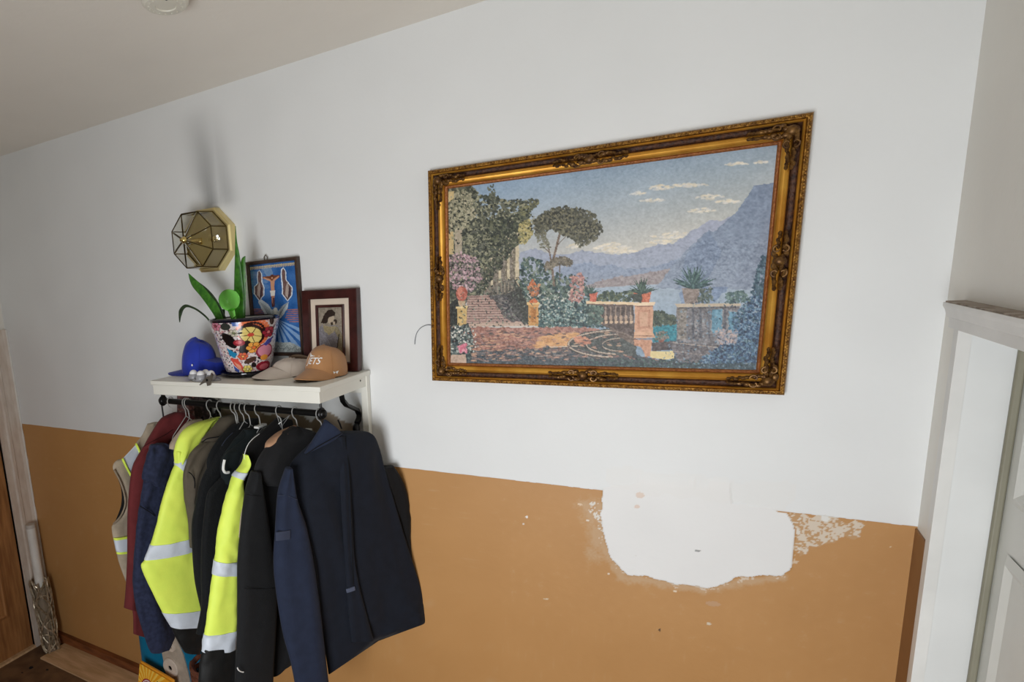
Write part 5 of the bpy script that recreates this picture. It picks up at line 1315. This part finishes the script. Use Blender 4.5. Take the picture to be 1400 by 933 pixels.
R.dabs(1500, [(-400, 180), (1200, 180), (1200, 780), (-400, 780)], [(60, 40, 50), (150, 110, 120), (40, 36, 60), (190, 150, 150), (20, 16, 20), (196, 120, 120)], 6, 1.7)
for rep in (-760, 0, 760):
    z = rep
    R.ell(X_(500) + z, 330, 118, 150, (214, 104, 62), -0.5); R.ell(X_(480) + z, 345, 92, 122, (40, 14, 18), -0.5); R.ell(X_(470) + z, 355, 76, 98, (226, 204, 120), -0.5)
    for a in (0.3, 1.25, 2.2, 3.1, 4.2, 5.2):
        R.line([(X_(470) + z, 352), (X_(470) + z + 84 * math.cos(a), 352 + 100 * math.sin(a))], 6, (60, 30, 20))
    for a in np.linspace(-2.6, 0.8, 15): R.ell(X_(500) + z + 118 * math.cos(a), 330 + 146 * math.sin(a), 15, 17, (226, 120, 76)); R.ell(X_(486) + z + 92 * math.cos(a), 342 + 122 * math.sin(a), 13, 14, (40, 14, 18))
    R.ell(X_(465) + z, 350, 26, 20, (196, 74, 58))
    leaf_p(X_(215) + z, 400, 96, 48, 1.1); leaf_p(X_(390) + z, 490, 84, 44, 1.9); leaf_p(X_(210) + z, 245, 40, 40, 0, (52, 56, 52))
    flower(X_(495) + z, 495, 62, 5, (232, 160, 70), (220, 110, 50))
    R.ell(X_(325) + z, 430, 46, 36, (150, 36, 50)); R.ell(X_(320) + z, 425, 26, 18, (206, 84, 92))
    R.poly([(X_(165) + z, 480), (X_(290) + z, 555), (X_(235) + z, 600), (X_(180) + z, 560)], (36, 128, 170), 3)
    R.poly([(X_(180) + z, 600), (X_(280) + z, 610), (X_(350) + z, 740), (X_(330) + z, 775), (X_(220) + z, 690)], (206, 76, 62), 4); R.poly([(X_(220) + z, 640), (X_(300) + z, 690), (X_(320) + z, 760), (X_(260) + z, 720)], (226, 150, 120), 3)
    R.poly([(X_(200) + z, 680), (X_(270) + z, 740), (X_(260) + z, 775), (X_(205) + z, 740)], (60, 84, 160), 3)
    flower(X_(350) + z, 585, 44, 5, (216, 96, 60), (240, 170, 90)); leaf_p(X_(440) + z, 635, 62, 28, -0.5, (70, 44, 34)); flower(X_(395) + z, 735, 46, 5, (232, 212, 110), (240, 230, 160))
    leaf_p(X_(490) + z, 690, 30, 22, 1.2); leaf_p(X_(475) + z, 700, 16, 16, 0)
    R.ell(X_(640) + z, 550, 92, 84, (146, 46, 66)); R.ell(X_(640) + z, 545, 76, 66, (212, 136, 156)); R.ell(X_(630) + z, 620, 42, 32, (226, 150, 60)); R.ell(X_(640) + z, 720, 92, 56, (150, 32, 50)); R.ell(X_(640) + z, 726, 56, 34, (208, 100, 110))
    R.poly([(X_(600) + z, 470), (X_(650) + z, 430), (X_(720) + z, 390), (X_(700) + z, 460), (X_(640) + z, 490)], (72, 72, 150), 4)
    flower(X_(665) + z, 340, 60, 5, (160, 44, 60), (220, 120, 120)); leaf_p(X_(685) + z, 220, 44, 24, 1.5, (56, 36, 30)); flower(X_(110) + z, 235, 56, 5, (206, 130, 150), (150, 60, 80)); R.poly([(X_(270) + z, 200), (X_(350) + z, 195), (X_(340) + z, 250), (X_(290) + z, 240)], (80, 110, 176), 5)
    flower(X_(285) + z, 320, 40, 5, (196, 190, 170), (120, 130, 90)); leaf_p(X_(560) + z, 620, 20, 10, 0.7); leaf_p(X_(350) + z, 320, 18, 14, 0)
    R.line([(X_(370 + 0) + z, 200)] + [(X_(370 + 24 * k) + z, 200 if k % 2 else 176) for k in range(11)], 7, (40, 24, 26))
P = []
for v in vv:
    r = r_bot + (r_top - r_bot) * v ** 0.8
    if v > 0.76: r += 0.004
    for a in tha: P.append((PC[0] + r * math.cos(face + a), PC[1] + r * math.sin(face + a), PB + HH * v))
P = np.array(P) - wloc(pot)
idx = np.arange(NW * NH).reshape(NH, NW)
F = np.stack([idx[:-1, :-1], idx[:-1, 1:], idx[1:, 1:], idx[1:, :-1]], -1).reshape(-1, 4)
me = bpy.data.meshes.new('painted_wall'); me.from_pydata(P.tolist(), [], F.tolist()); me.materials.append(GLAZE); me.polygons.foreach_set('use_smooth', [True] * len(me.polygons))
o = bpy.data.objects.new('painted_wall', me); COL.objects.link(o); o.parent = pot; setcol(o, np.clip(R.img, 0, 255).reshape(-1, 3))
ctr = (PC[0], PC[1], PB)
MB().lathe([(r_top + 0.003, HH - 0.008), (r_top + 0.006, HH), (r_top + 0.002, HH + 0.006), (r_top - 0.008, HH + 0.004), (r_top - 0.010, HH - 0.01)], ctr, 64).build('rim', BLKGLAZE, pot)
MB().lathe([(r_top - 0.009, HH), (r_top - 0.014, HH - 0.03), (r_top - 0.02, HH - 0.05)], ctr, 48).build('inner_wall', mat('grey_glaze', rgb(176, 172, 166), 0.35), pot)
MB().lathe([(0.0, HH - 0.028), (r_top - 0.016, HH - 0.03)], ctr, 48).build('soil', SOIL, pot)
MB().lathe([(0.0, -0.002), (r_bot + 0.002, -0.002), (r_bot + 0.003, 0.018), (r_bot + 0.001, 0.02)], ctr, 48).build('foot_band', BLKGLAZE, pot)
sc_ = MB().lathe([(0.0, 0.0), (0.092, 0.0), (0.108, 0.010), (0.118, 0.016), (0.118, 0.020), (0.108, 0.016), (0.092, 0.014), (0.0, 0.014)], (PC[0], PC[1], SZ), 48).build('saucer', BLKGLAZE, loc=(PC[0], PC[1], SZ))
tag(sc_, 'dark blue-black glazed saucer under the painted flower pot', 'saucer')

plant = thing('snake_plant', 'snake plant with tall mottled green leaves growing from the painted pot', 'plant', (PC[0], PC[1], PB + HH - 0.03))
lp = PY(PC[1])


def leaf(rows, name, M, th=0.007, off=0.0, k=6):
    return cloth(rows, lp.off(off), th, name, M, plant, n=14, k=k, fold=0.003, ff=2, seed=1.0, sup=1.0)


leaf([((322.2, 309), (322.7, 309), .4), ((322, 330), (324.5, 330), .7), ((321.5, 350), (328, 350)), ((320.5, 375), (331, 378)), ((320, 400), (333, 404)), ((320, 425), (333.5, 428)), ((321, 450), (332, 452))], 'leaf', LEAFG, off=0.012)
leaf([((335.3, 350), (336, 350.5), .4), ((330, 356), (336, 362), .8), ((327, 380), (336, 385)), ((326, 410), (336, 410)), ((325, 436), (335, 436)), ((325, 452), (334, 452))], 'leaf', LEAFG, off=0.0)
leaf([((257.8, 374), (258.6, 374), .5), ((259.5, 383), (270, 384), .8), ((264, 393), (277, 391)), ((274, 405), (286, 402)), ((285, 420), (296, 415)), ((294, 434), (303, 430)), ((300, 450), (309, 446))], 'leaf', LEAFG, off=0.02)
leaf([((271.5, 385.5), (272.3, 386), .5), ((275, 392), (283, 394), .8), ((283, 403), (293, 405)), ((293, 418), (302, 420)), ((302, 440), (311, 440)), ((305, 452), (312, 450))], 'leaf', LEAFD, off=0.008)
leaf([((295, 423), (308, 423), .6), ((296, 436), (308, 436)), ((298, 450), (308, 450))], 'leaf', LEAFD, off=-0.01)
dp = [lp.off(0.05).hit(*p) for p in [(290, 446), (284, 436), (274, 427), (264, 421), (254, 418.5), (248, 424), (246, 432), (245.7, 441)]]
MB().tube(cr(dp, 4)[0], list(np.concatenate([np.full(14, 0.0045), np.linspace(0.005, 0.011, 8), np.linspace(0.011, 0.002, 7)])), 8, flat=0.35).build('drooping_leaf', LEAFD, plant)

gl = lp.off(0.075).hit(313.5, 410.5)
wg = thing('watering_globe', 'bright green glass watering globe stuck in the flower pot', 'watering globe', (gl[0], gl[1], PB + HH - 0.03))
MB().ball(gl, 0.043, 28, 18).build('bulb', GREENGL, wg)
st_ = lp.off(0.06).hit(321, 442)
MB().tube([gl + np.array([0.006, 0, -0.036]), (gl * 0.4 + st_ * 0.6) + [0.0, 0, 0.0], st_], [0.016, 0.013, 0.010], 14).build('stem', GREENGL, wg)


# caps ---------------------------------------------------------------
def cap(label, loc, ang, M, MU, rx=0.092, ry=0.076, hh=0.115, bl=0.075, squash=1.0, name='baseball_cap', brim_drop=0.012, bw=0.075, group=None, root=0.040):
    t = thing(name, label, 'cap', loc, group)
    ca, sa = math.cos(ang), math.sin(ang)

    def w_(x, y, z): return (loc[0] + ca * x - sa * y, loc[1] + sa * x + ca * y, loc[2] + z)
    rings = []
    for i in range(15):
        a = i / 14 * PI / 2 * 0.985
        r = math.cos(a) ** 0.75; z = 0.004 + hh * math.sin(a) ** 0.9
        rings.append([w_(rx * r * math.cos(q) * (1 + 0.05 * (1 - r)) - 0.012 * (z / hh) + 0.008 * math.cos(q) * (z / hh), ry * r * math.sin(q) * (1 + 0.012 * math.cos(6 * q) * math.sin(a)),
                         z * (1 + 0.08 * math.cos(q)) * squash + 0.004 * mnoise.noise((3 * math.cos(q), 3 * math.sin(q), i * 0.3))) for q in np.arange(48) * 2 * PI / 48])
    MB().loft(rings).build('crown', M, t, auto=80)
    # curved brim
    nu, nv = 22, 9; top = []; bot = []
    for j in range(nv):
        v = j / (nv - 1)
        for i in range(nu):
            u = -1 + 2 * i / (nu - 1); q = u * 1.12
            xi, yi = rx * 0.97 * math.cos(q), ry * 0.98 * math.sin(q)
            ext = bl * math.sqrt(max(0, 1 - (abs(u) ** 2.6)))
            x = xi + v * ext; y = yi + v * (bw * u - yi) * 0.35
            z = root * (1 - 0.62 * v) - 0.8 * root * u * u * (1 - 0.5 * v) - brim_drop * v * 0.3
            top.append(w_(x, y, max(z, 0.002) + 0.0015)); bot.append(w_(x, y, max(z, 0.002) - 0.0015))
    fs = []; n = nu * nv
    for j in range(nv - 1):
        for i in range(nu - 1):
            a = j * nu + i; fs.append((a, a + 1, a + nu + 1, a + nu)); fs.append((n + a, n + a + nu, n + a + nu + 1, n + a + 1))
    ed = [i for i in range(nu)] + [j * nu + nu - 1 for j in range(1, nv)] + [(nv - 1) * nu + i for i in range(nu - 2, -1, -1)] + [j * nu for j in range(nv - 2, 0, -1)]
    for a, b in zip(ed, ed[1:] + ed[:1]): fs.append((a, n + a, n + b, b))
    mb = MB().add(top + bot, fs)
    mb.mi = [0 if (k < 2 * (nv - 1) * (nu - 1) and k % 2 == 0) or k >= 2 * (nv - 1) * (nu - 1) else 1 for k in range(len(fs))]
    mb.build('brim', M, t, extra=[MU], auto=50)
    MB().ball(w_(-0.012, 0, (hh + 0.004) * squash), (0.007, 0.007, 0.004), 10, 6).build('top_button', M, t)
    for k in range(6):
        q0 = k * PI / 3 + PI / 6 * 0
        pts = []
        for i in range(14):
            a = i / 13 * PI / 2 * 0.98; r = math.cos(a) ** 0.75; z = 0.004 + hh * math.sin(a) ** 0.9
            pts.append(w_(rx * r * math.cos(q0) * (1 + 0.05 * (1 - r)) * 1.004 - 0.012 * (z / hh) + 0.008 * math.cos(q0) * (z / hh), ry * r * math.sin(q0) * 1.012, z * (1 + 0.08 * math.cos(q0)) * squash))
        MB().tube(pts, 0.0011, 5).build('seam', M, t)
    return t, w_


tc_, wc = cap('tan baseball cap with white lettering at the front right of the shelf', (-1.215, -0.158, SZ), -PI / 2 - 0.10, TANCAP, TANDARK, hh=0.108, bl=0.080, brim_drop=0.004, bw=0.08)
# white lettering and a small streak on the front panel
fc = bpy.data.curves.new('lettering', 'FONT'); fc.body = 'JETS'; fc.size = 0.031; fc.align_x = 'CENTER'; fc.shear = 0.35; fc.offset = 0.0002
fo = bpy.data.objects.new('lettering_curve', fc); COL.objects.link(fo)
bpy.context.view_layer.update()
me0 = fo.to_mesh(); tv = [tuple(v.co) for v in me0.vertices]; tf = [tuple(p.vertices) for p in me0.polygons]; fo.to_mesh_clear()
bpy.data.objects.remove(fo); bpy.data.curves.remove(fc)


def on_crown(yy, zz, hh=0.108, rx=0.092, ry=0.076, out=1.012):
    s = min(1.0, max(0.0, (zz - 0.004) / hh)); a = math.asin(s ** (1 / 0.9)); r = math.cos(a) ** 0.75
    q = math.asin(max(-0.99, min(0.99, yy / (ry * r + 1e-6))))
    return wc(rx * r * math.cos(q) * (1 + 0.05 * (1 - r)) * out - 0.012 * (zz / hh) + 0.008 * math.cos(q) * (zz / hh) + 0.002, ry * r * math.sin(q) * out, zz * (1 + 0.08 * math.cos(q)))


import bmesh
bmx = bmesh.new()
for v in tv: bmx.verts.new(v)
bmx.verts.ensure_lookup_table()
for f in tf:
    try: bmx.faces.new([bmx.verts[i] for i in f])
    except ValueError: pass
bmesh.ops.triangulate(bmx, faces=bmx.faces)
bmesh.ops.subdivide_edges(bmx, edges=bmx.edges, cuts=2, use_grid_fill=True)
tv = [tuple(v.co) for v in bmx.verts]; bmx.verts.index_update(); tf = [tuple(v.index for v in f.verts) for f in bmx.faces]; bmx.free()
MB().add([on_crown(x * 0.95 + 0.004, 0.054 + y) for x, y, z in tv], tf).build('white_lettering', WHITEM, tc_)
MB().add([on_crown(a, b) for a, b in [(-0.020, 0.090), (-0.008, 0.083), (0.028, 0.080), (-0.004, 0.079), (-0.014, 0.077)]], [(0, 1, 4), (1, 2, 3), (1, 3, 4)]).build('white_emblem', WHITEM, tc_)
MB().add([on_crown(a, b) for a, b in [(0.066, 0.026), (0.068, 0.016), (0.070, 0.022), (0.0725, 0.014), (0.0735, 0.026), (0.071, 0.024)]], [(0, 1, 2), (2, 3, 4), (2, 4, 5)]).build('side_mark', WHITEM, tc_)

tb_, wb = cap('pale beige baseball cap lying flattened behind the tan cap', (-1.378, -0.150, SZ), -PI / 2 - 0.45, BEIGECAP, BEIGECAP, hh=0.075, bl=0.085, squash=0.8)
MB().tube(cr([wb(-0.02, -0.05, 0.06), wb(-0.05, -0.03, 0.066), wb(-0.088, 0.0, 0.05), wb(-0.09, 0.03, 0.03)], 5)[0], 0.008, 8, flat=0.35).build('back_strap', TAUPE, tb_)

tb_, wb = cap('royal blue cap with its greyish brim to the left of the flower pot', (-1.835, -0.195, SZ), PI + 0.12, BLUECAP, BLUEUNDER, rx=0.080, ry=0.070, hh=0.145, bl=0.085, brim_drop=0.006, bw=0.07, root=0.022)
MB().ball(wb(-0.02, 0.075, 0.05), (0.004, 0.003, 0.005), 8, 6).build('glint_stud', PEARL, tb_)
fl = []
for i in range(9):
    a = -0.9 + 1.8 * i / 8
    fl.append([wb(-0.07 * math.cos(a) - 0.002, 0.066 * math.sin(a), 0.012), wb(-0.13 * math.cos(a * 0.7) - 0.01, 0.06 * math.sin(a), 0.0045), wb(-0.135 * math.cos(a * 0.7) - 0.01, 0.06 * math.sin(a), 0.055), wb(-0.07 * math.cos(a), 0.064 * math.sin(a), 0.072)])
MB().loft(fl).build('back_panel', BLUECAP, tb_)

# blister of white balls and a key on the front edge
bp = thing('ball_blister_pack', 'small cloudy plastic pack of white balls at the front left of the shelf', 'blister pack', (-1.69, -0.335, SZ))
c0 = np.array([-1.685, -0.328, SZ])
pk = [(264.5, 510.5), (274.5, 514), (281, 509.5), (288.5, 513)]
tray = MB()
for i in range(24):
    pass
rings = []
for (s, z) in ((1.0, 0.001), (1.0, 0.004), (0.92, 0.008)):
    rings.append([(c0[0] + s * 0.075 * math.cos(q) * (1 + 0.10 * math.cos(4 * q)), c0[1] + s * 0.042 * math.sin(q) * (1 + 0.12 * math.sin(3 * q)), SZ + z) for q in np.arange(32) * 2 * PI / 32])
tray.loft(rings); tray.build('tray', BLISTER, bp)
for i, p in enumerate(pk):
    yb = (-0.335, -0.352, -0.318, -0.340)[i]
    q = at(p[0], p[1], y=yb); q[2] = SZ + 0.026
    MB().ball(q, 0.0165, 18, 12).build('ball', PEARL, bp)
    MB().lathe([(0.021, 0.006), (0.0215, 0.018), (0.019, 0.024), (0.0175, 0.026)], (q[0], q[1], SZ), 20).build('pocket', BLISTER, bp)
kp = [at(*p, y=-0.392) for p in [(284, 515), (292, 514), (290, 519), (288, 527), (284, 528), (283, 523), (279, 524), (274, 527), (273.5, 526), (279, 519.5)]]
kc = np.mean(kp, axis=0)
kt = thing('key', 'small dull grey key hanging over the front edge of the shelf', 'key', kc)
MB().hexa([p + [0, 0, 0] for p in kp], [p + [0, -0.004, 0] for p in kp]).build('bow', KEYM, kt, smooth=False)
hc = at(283, 520, y=-0.397)
MB().lathe([(0.005, 0.0), (0.005, 0.0012), (0.0, 0.0012)], hc, 12, (0, -1, 0)).build('hole', BLACKM, kt)
MB().tube([at(288, 515, y=-0.392), at(289.5, 511, y=-0.375), at(291, 513, y=-0.36)], 0.0035, 8).build('ring', KEYM, kt)

# thin wire sticking out beside the picture
wr_ = MB().tube(cr([at(*p, y=-0.006) for p in [(567, 471), (567.5, 464), (570, 455), (576, 448), (585, 444.5), (594, 446)]], 5)[0], 0.0012, 6).build('loose_wire', mat('grey_wire', rgb(110, 116, 124), 0.4), loc=at(580, 447, y=-0.006))
tag(wr_, 'thin grey loose wire curling out from the left edge of the painting', 'wire')

# ================================================================== CORNER VASE WITH POLE
va = np.array([-3.465, -0.115, 0.0]); vt_ = np.array([-3.515, -0.10, 0.475])
vs_ = thing('lattice_vase', 'tall woven silver lattice vase standing in the left corner', 'vase', va + [0, 0, 0.012])
MB().loft([[va + [0, 0, 0.014] + (vt_ - va) * s + np.array([r * math.cos(q), r * math.sin(q), 0]) for q in np.arange(24) * 2 * PI / 24] for s, r in ((0, 0.040), (0.5, 0.044), (0.90, 0.046))]).build('inner_cylinder', VASEIN, vs_)
for k in range(18):
    lt = MB(); pts = []
    sg = 1 if k % 2 else -1; ph = k * 2 * PI / 9 + 0.3 * random.random()
    for i in range(26):
        s = i / 25; q = ph + sg * s * 2.6 + 0.35 * math.sin(9 * s + k)
        r = 0.050 + 0.006 * s + 0.004 * math.sin(8 * s + k * 2)
        pts.append(va + [0, 0, 0.018] + (vt_ - va) * s + np.array([r * math.cos(q), r * math.sin(q), 0.012 * math.sin(11 * s + k)]))
    lt.tube(pts, 0.0062, 6).build('lattice_strand', SILV, vs_)
for s in (0.06, 0.22, 0.40, 0.58, 0.76, 0.93):
    MB().tube([va + [0, 0, 0.018] + (vt_ - va) * s + np.array([0.052 * math.cos(q), 0.052 * math.sin(q), 0.018 * math.sin(3 * q + s * 20)]) for q in np.linspace(0, 2 * PI, 25)[:-1]], 0.0045, 6, closed=True).build('lattice_ring', SILV, vs_)
p0 = va + np.array([0, 0, 0.03]); p1 = np.array([-3.535, -0.085, 0.845])
pole = thing('white_pole', 'white painted tube standing inside the silver lattice vase', 'pole', va + np.array([0, 0, 0.02]))
MB().tube([p0 * 0.0 + (va + [0, 0, 0.49] + (vt_ - va) * 0), p1] if False else [va + np.array([-0.035, 0.01, 0.40]), p1], 0.029, 20).build('tube', mat('white_tube', rgb(222, 220, 214), 0.5), pole)
MB().tube([p1 + [0, 0, -0.012], p1 + [0, 0, 0.012]], [0.031, 0.029], 20).build('end_cap', mat('pale_end_cap', rgb(196, 190, 182), 0.5), pole)

# ================================================================== UNDER THE COATS
# orange pouch standing on the floor, leaning on the roll pack
BT0, BT1 = at(191, 904, y=-0.275), at(238, 931, y=-0.275)
bx0, bx1 = BT0[0], BT1[0]
cb = thing('orange_bag', 'orange printed pouch with a round red badge standing below the coats', 'bag', ((bx0 + bx1) / 2, -0.31, 0.0))
R = flat_ras(170, 200, [(0, 0), (150, 0), (150, 180), (0, 180)], (242, 164, 40), 51)
for k in range(24):
    a = k * 2 * PI / 24
    R.poly([(45, 62), (45 + 130 * math.cos(a), 62 + 130 * math.sin(a)), (45 + 130 * math.cos(a + 0.12), 62 + 130 * math.sin(a + 0.12))], (250, 206, 90), 1)
R.ell(45, 62, 30, 30, (170, 38, 52)); R.ell(45, 62, 26, 26, (238, 232, 228)); R.ell(45, 62, 22, 22, (176, 40, 56))
for k in range(22):
    a = k * 2 * PI / 22; R.ell(45 + 24 * math.cos(a), 62 + 24 * math.sin(a), 1.8, 1.2, (170, 40, 52), a)
R.poly([(35, 76), (39, 58), (49, 52), (51, 46), (59, 46), (59, 54), (53, 56), (51, 64), (57, 70), (51, 80)], (240, 236, 232), 1); R.poly([(47, 43), (63, 41), (63, 47), (47, 49)], (240, 236, 232))
R.poly([(86, 22), (150, 30), (150, 48), (86, 38)], (60, 56, 48)); R.line([(92, 29), (144, 37)], 5, (226, 222, 214))
R.poly([(106, 46), (122, 48), (122, 92), (104, 88)], (176, 120, 90), 1); R.poly([(0, 150), (150, 150), (150, 180), (0, 180)], (206, 90, 40))
OB = mat('orange_film', rgb(236, 156, 40), 0.4)
bag_rings = []
for v in np.linspace(0, 1, 9):
    hw = (bx1 - bx0) / 2; th_ = 0.085 * (1 - v) ** 0.6 + 0.008
    ring_ = []
    for q in np.arange(28) * 2 * PI / 28:
        cx_ = math.copysign(abs(math.cos(q)) ** 0.5, math.cos(q)); z_ = v * (BT0[2] + (BT1[2] - BT0[2]) * (cx_ * 0.5 + 0.5))
        ring_.append(((bx0 + bx1) / 2 + hw * cx_, -0.27 - 0.045 * (1 - v) + th_ / 2 * math.copysign(abs(math.sin(q)) ** 0.7, math.sin(q)), z_))
    bag_rings.append(ring_)
MB().loft(bag_rings).build('pouch', OB, cb)
ob_ = print_mesh('printed_front', R, (bx0 + 0.008, -0.283, BT0[2] - 0.008), (bx1 - 0.012, -0.283, BT1[2] - 0.008), (bx1 - 0.012, -0.366, 0.06), (bx0 + 0.008, -0.366, 0.06), PRINTG, cb)

# teal pack of toilet rolls
tx0, tx1, ty0, ty1, tz = -2.485, -1.93, -0.215, -0.06, 0.62
tp = thing('toilet_roll_pack', 'teal plastic pack of toilet rolls beneath the coats', 'toilet roll pack', ((tx0 + tx1) / 2, (ty0 + ty1) / 2, 0.0))
rings = []
for (z, s) in ((0.0, 0.97), (0.03, 1.0), (0.25, 1.01), (tz - 0.04, 1.0), (tz, 0.94), (tz + 0.015, 0.7)):
    cxx, cyy = (tx0 + tx1) / 2, (ty0 + ty1) / 2
    rings.append([(cxx + s * (tx1 - tx0) / 2 * math.copysign(abs(math.cos(q)) ** 0.35, math.cos(q)) + 0.004 * mnoise.noise((q * 3, z * 9, 1)), cyy + s * (ty1 - ty0) / 2 * math.copysign(abs(math.sin(q)) ** 0.35, math.sin(q)), z) for q in np.arange(40) * 2 * PI / 40])
MB().loft(rings).build('teal_wrap', mat('teal_plastic_film', rgb(16, 110, 146), 0.25, var=0.1, vscale=8, bump=0.3, bscale=30), tp)
WP = PY(ty0 - 0.004)
wp = [WP.hit(*p) for p in [(222, 893), (231, 884), (239, 866), (246, 884), (251, 896), (257, 918), (262, 940), (230, 940), (226, 915)]]
MB().hexa([p + [0, 0.003, 0] for p in wp], [p + [0, -0.003, 0] for p in wp]).build('clear_window', mat('pale_cloudy_film', rgb(176, 162, 146), 0.3, var=0.12, vscale=30, bump=0.5, bscale=40), tp, smooth=False)
PAPER = mat('soft_white_paper', rgb(206, 190, 174), 0.85, bump=0.2, bscale=200)
for (px, py, r_) in ((235, 912, 0.052), (236, 884, 0.026)):
    q = WP.hit(px, py) + np.array([0, -0.004, 0])
    MB().lathe([(r_ * 0.26, 0.012), (r_ * 0.26, -0.010), (r_ * 0.9, -0.012), (r_, -0.006), (r_, 0.012)], q, 28, (0, 1, 0)).build('toilet_roll', PAPER, tp)
    MB().lathe([(r_ * 0.25, 0.0), (0.0, 0.0)], q + np.array([0, -0.004, 0]), 16, (0, 1, 0)).build('roll_core', TAUPE, tp)

# reddish brown woven basket
bk = thing('woven_basket', 'dark reddish woven basket beneath the black cuffs', 'basket', (-1.84, -0.285, 0.0))
bq = at(268, 924, y=-0.38); bc = np.array([bq[0] + 0.03, -0.285, 0.0]); bh = (bq[2] + 0.0) / 0.42
WICK = mat('reddish_wicker', rgb(112, 66, 48), 0.6, var=0.3, vscale=30)
for i in range(14):
    z = (0.03 + i * 0.030) * bh; r = 0.13 * 0.75 + 0.02 * i / 13
    MB().tube([bc + np.array([r * 1.0 * math.cos(q), r * 0.8 * math.sin(q), z + 0.004 * math.sin(12 * q + i * PI)]) for q in np.linspace(0, 2 * PI, 37)[:-1]], 0.0135, 6, closed=True).build('wicker_row', WICK, bk)
MB().lathe([(0.0, 0.0), (0.085, 0.0), (0.09, 0.40 * bh), (0.0, 0.40 * bh)], bc, 24).build('basket_core', BLKIN, bk)
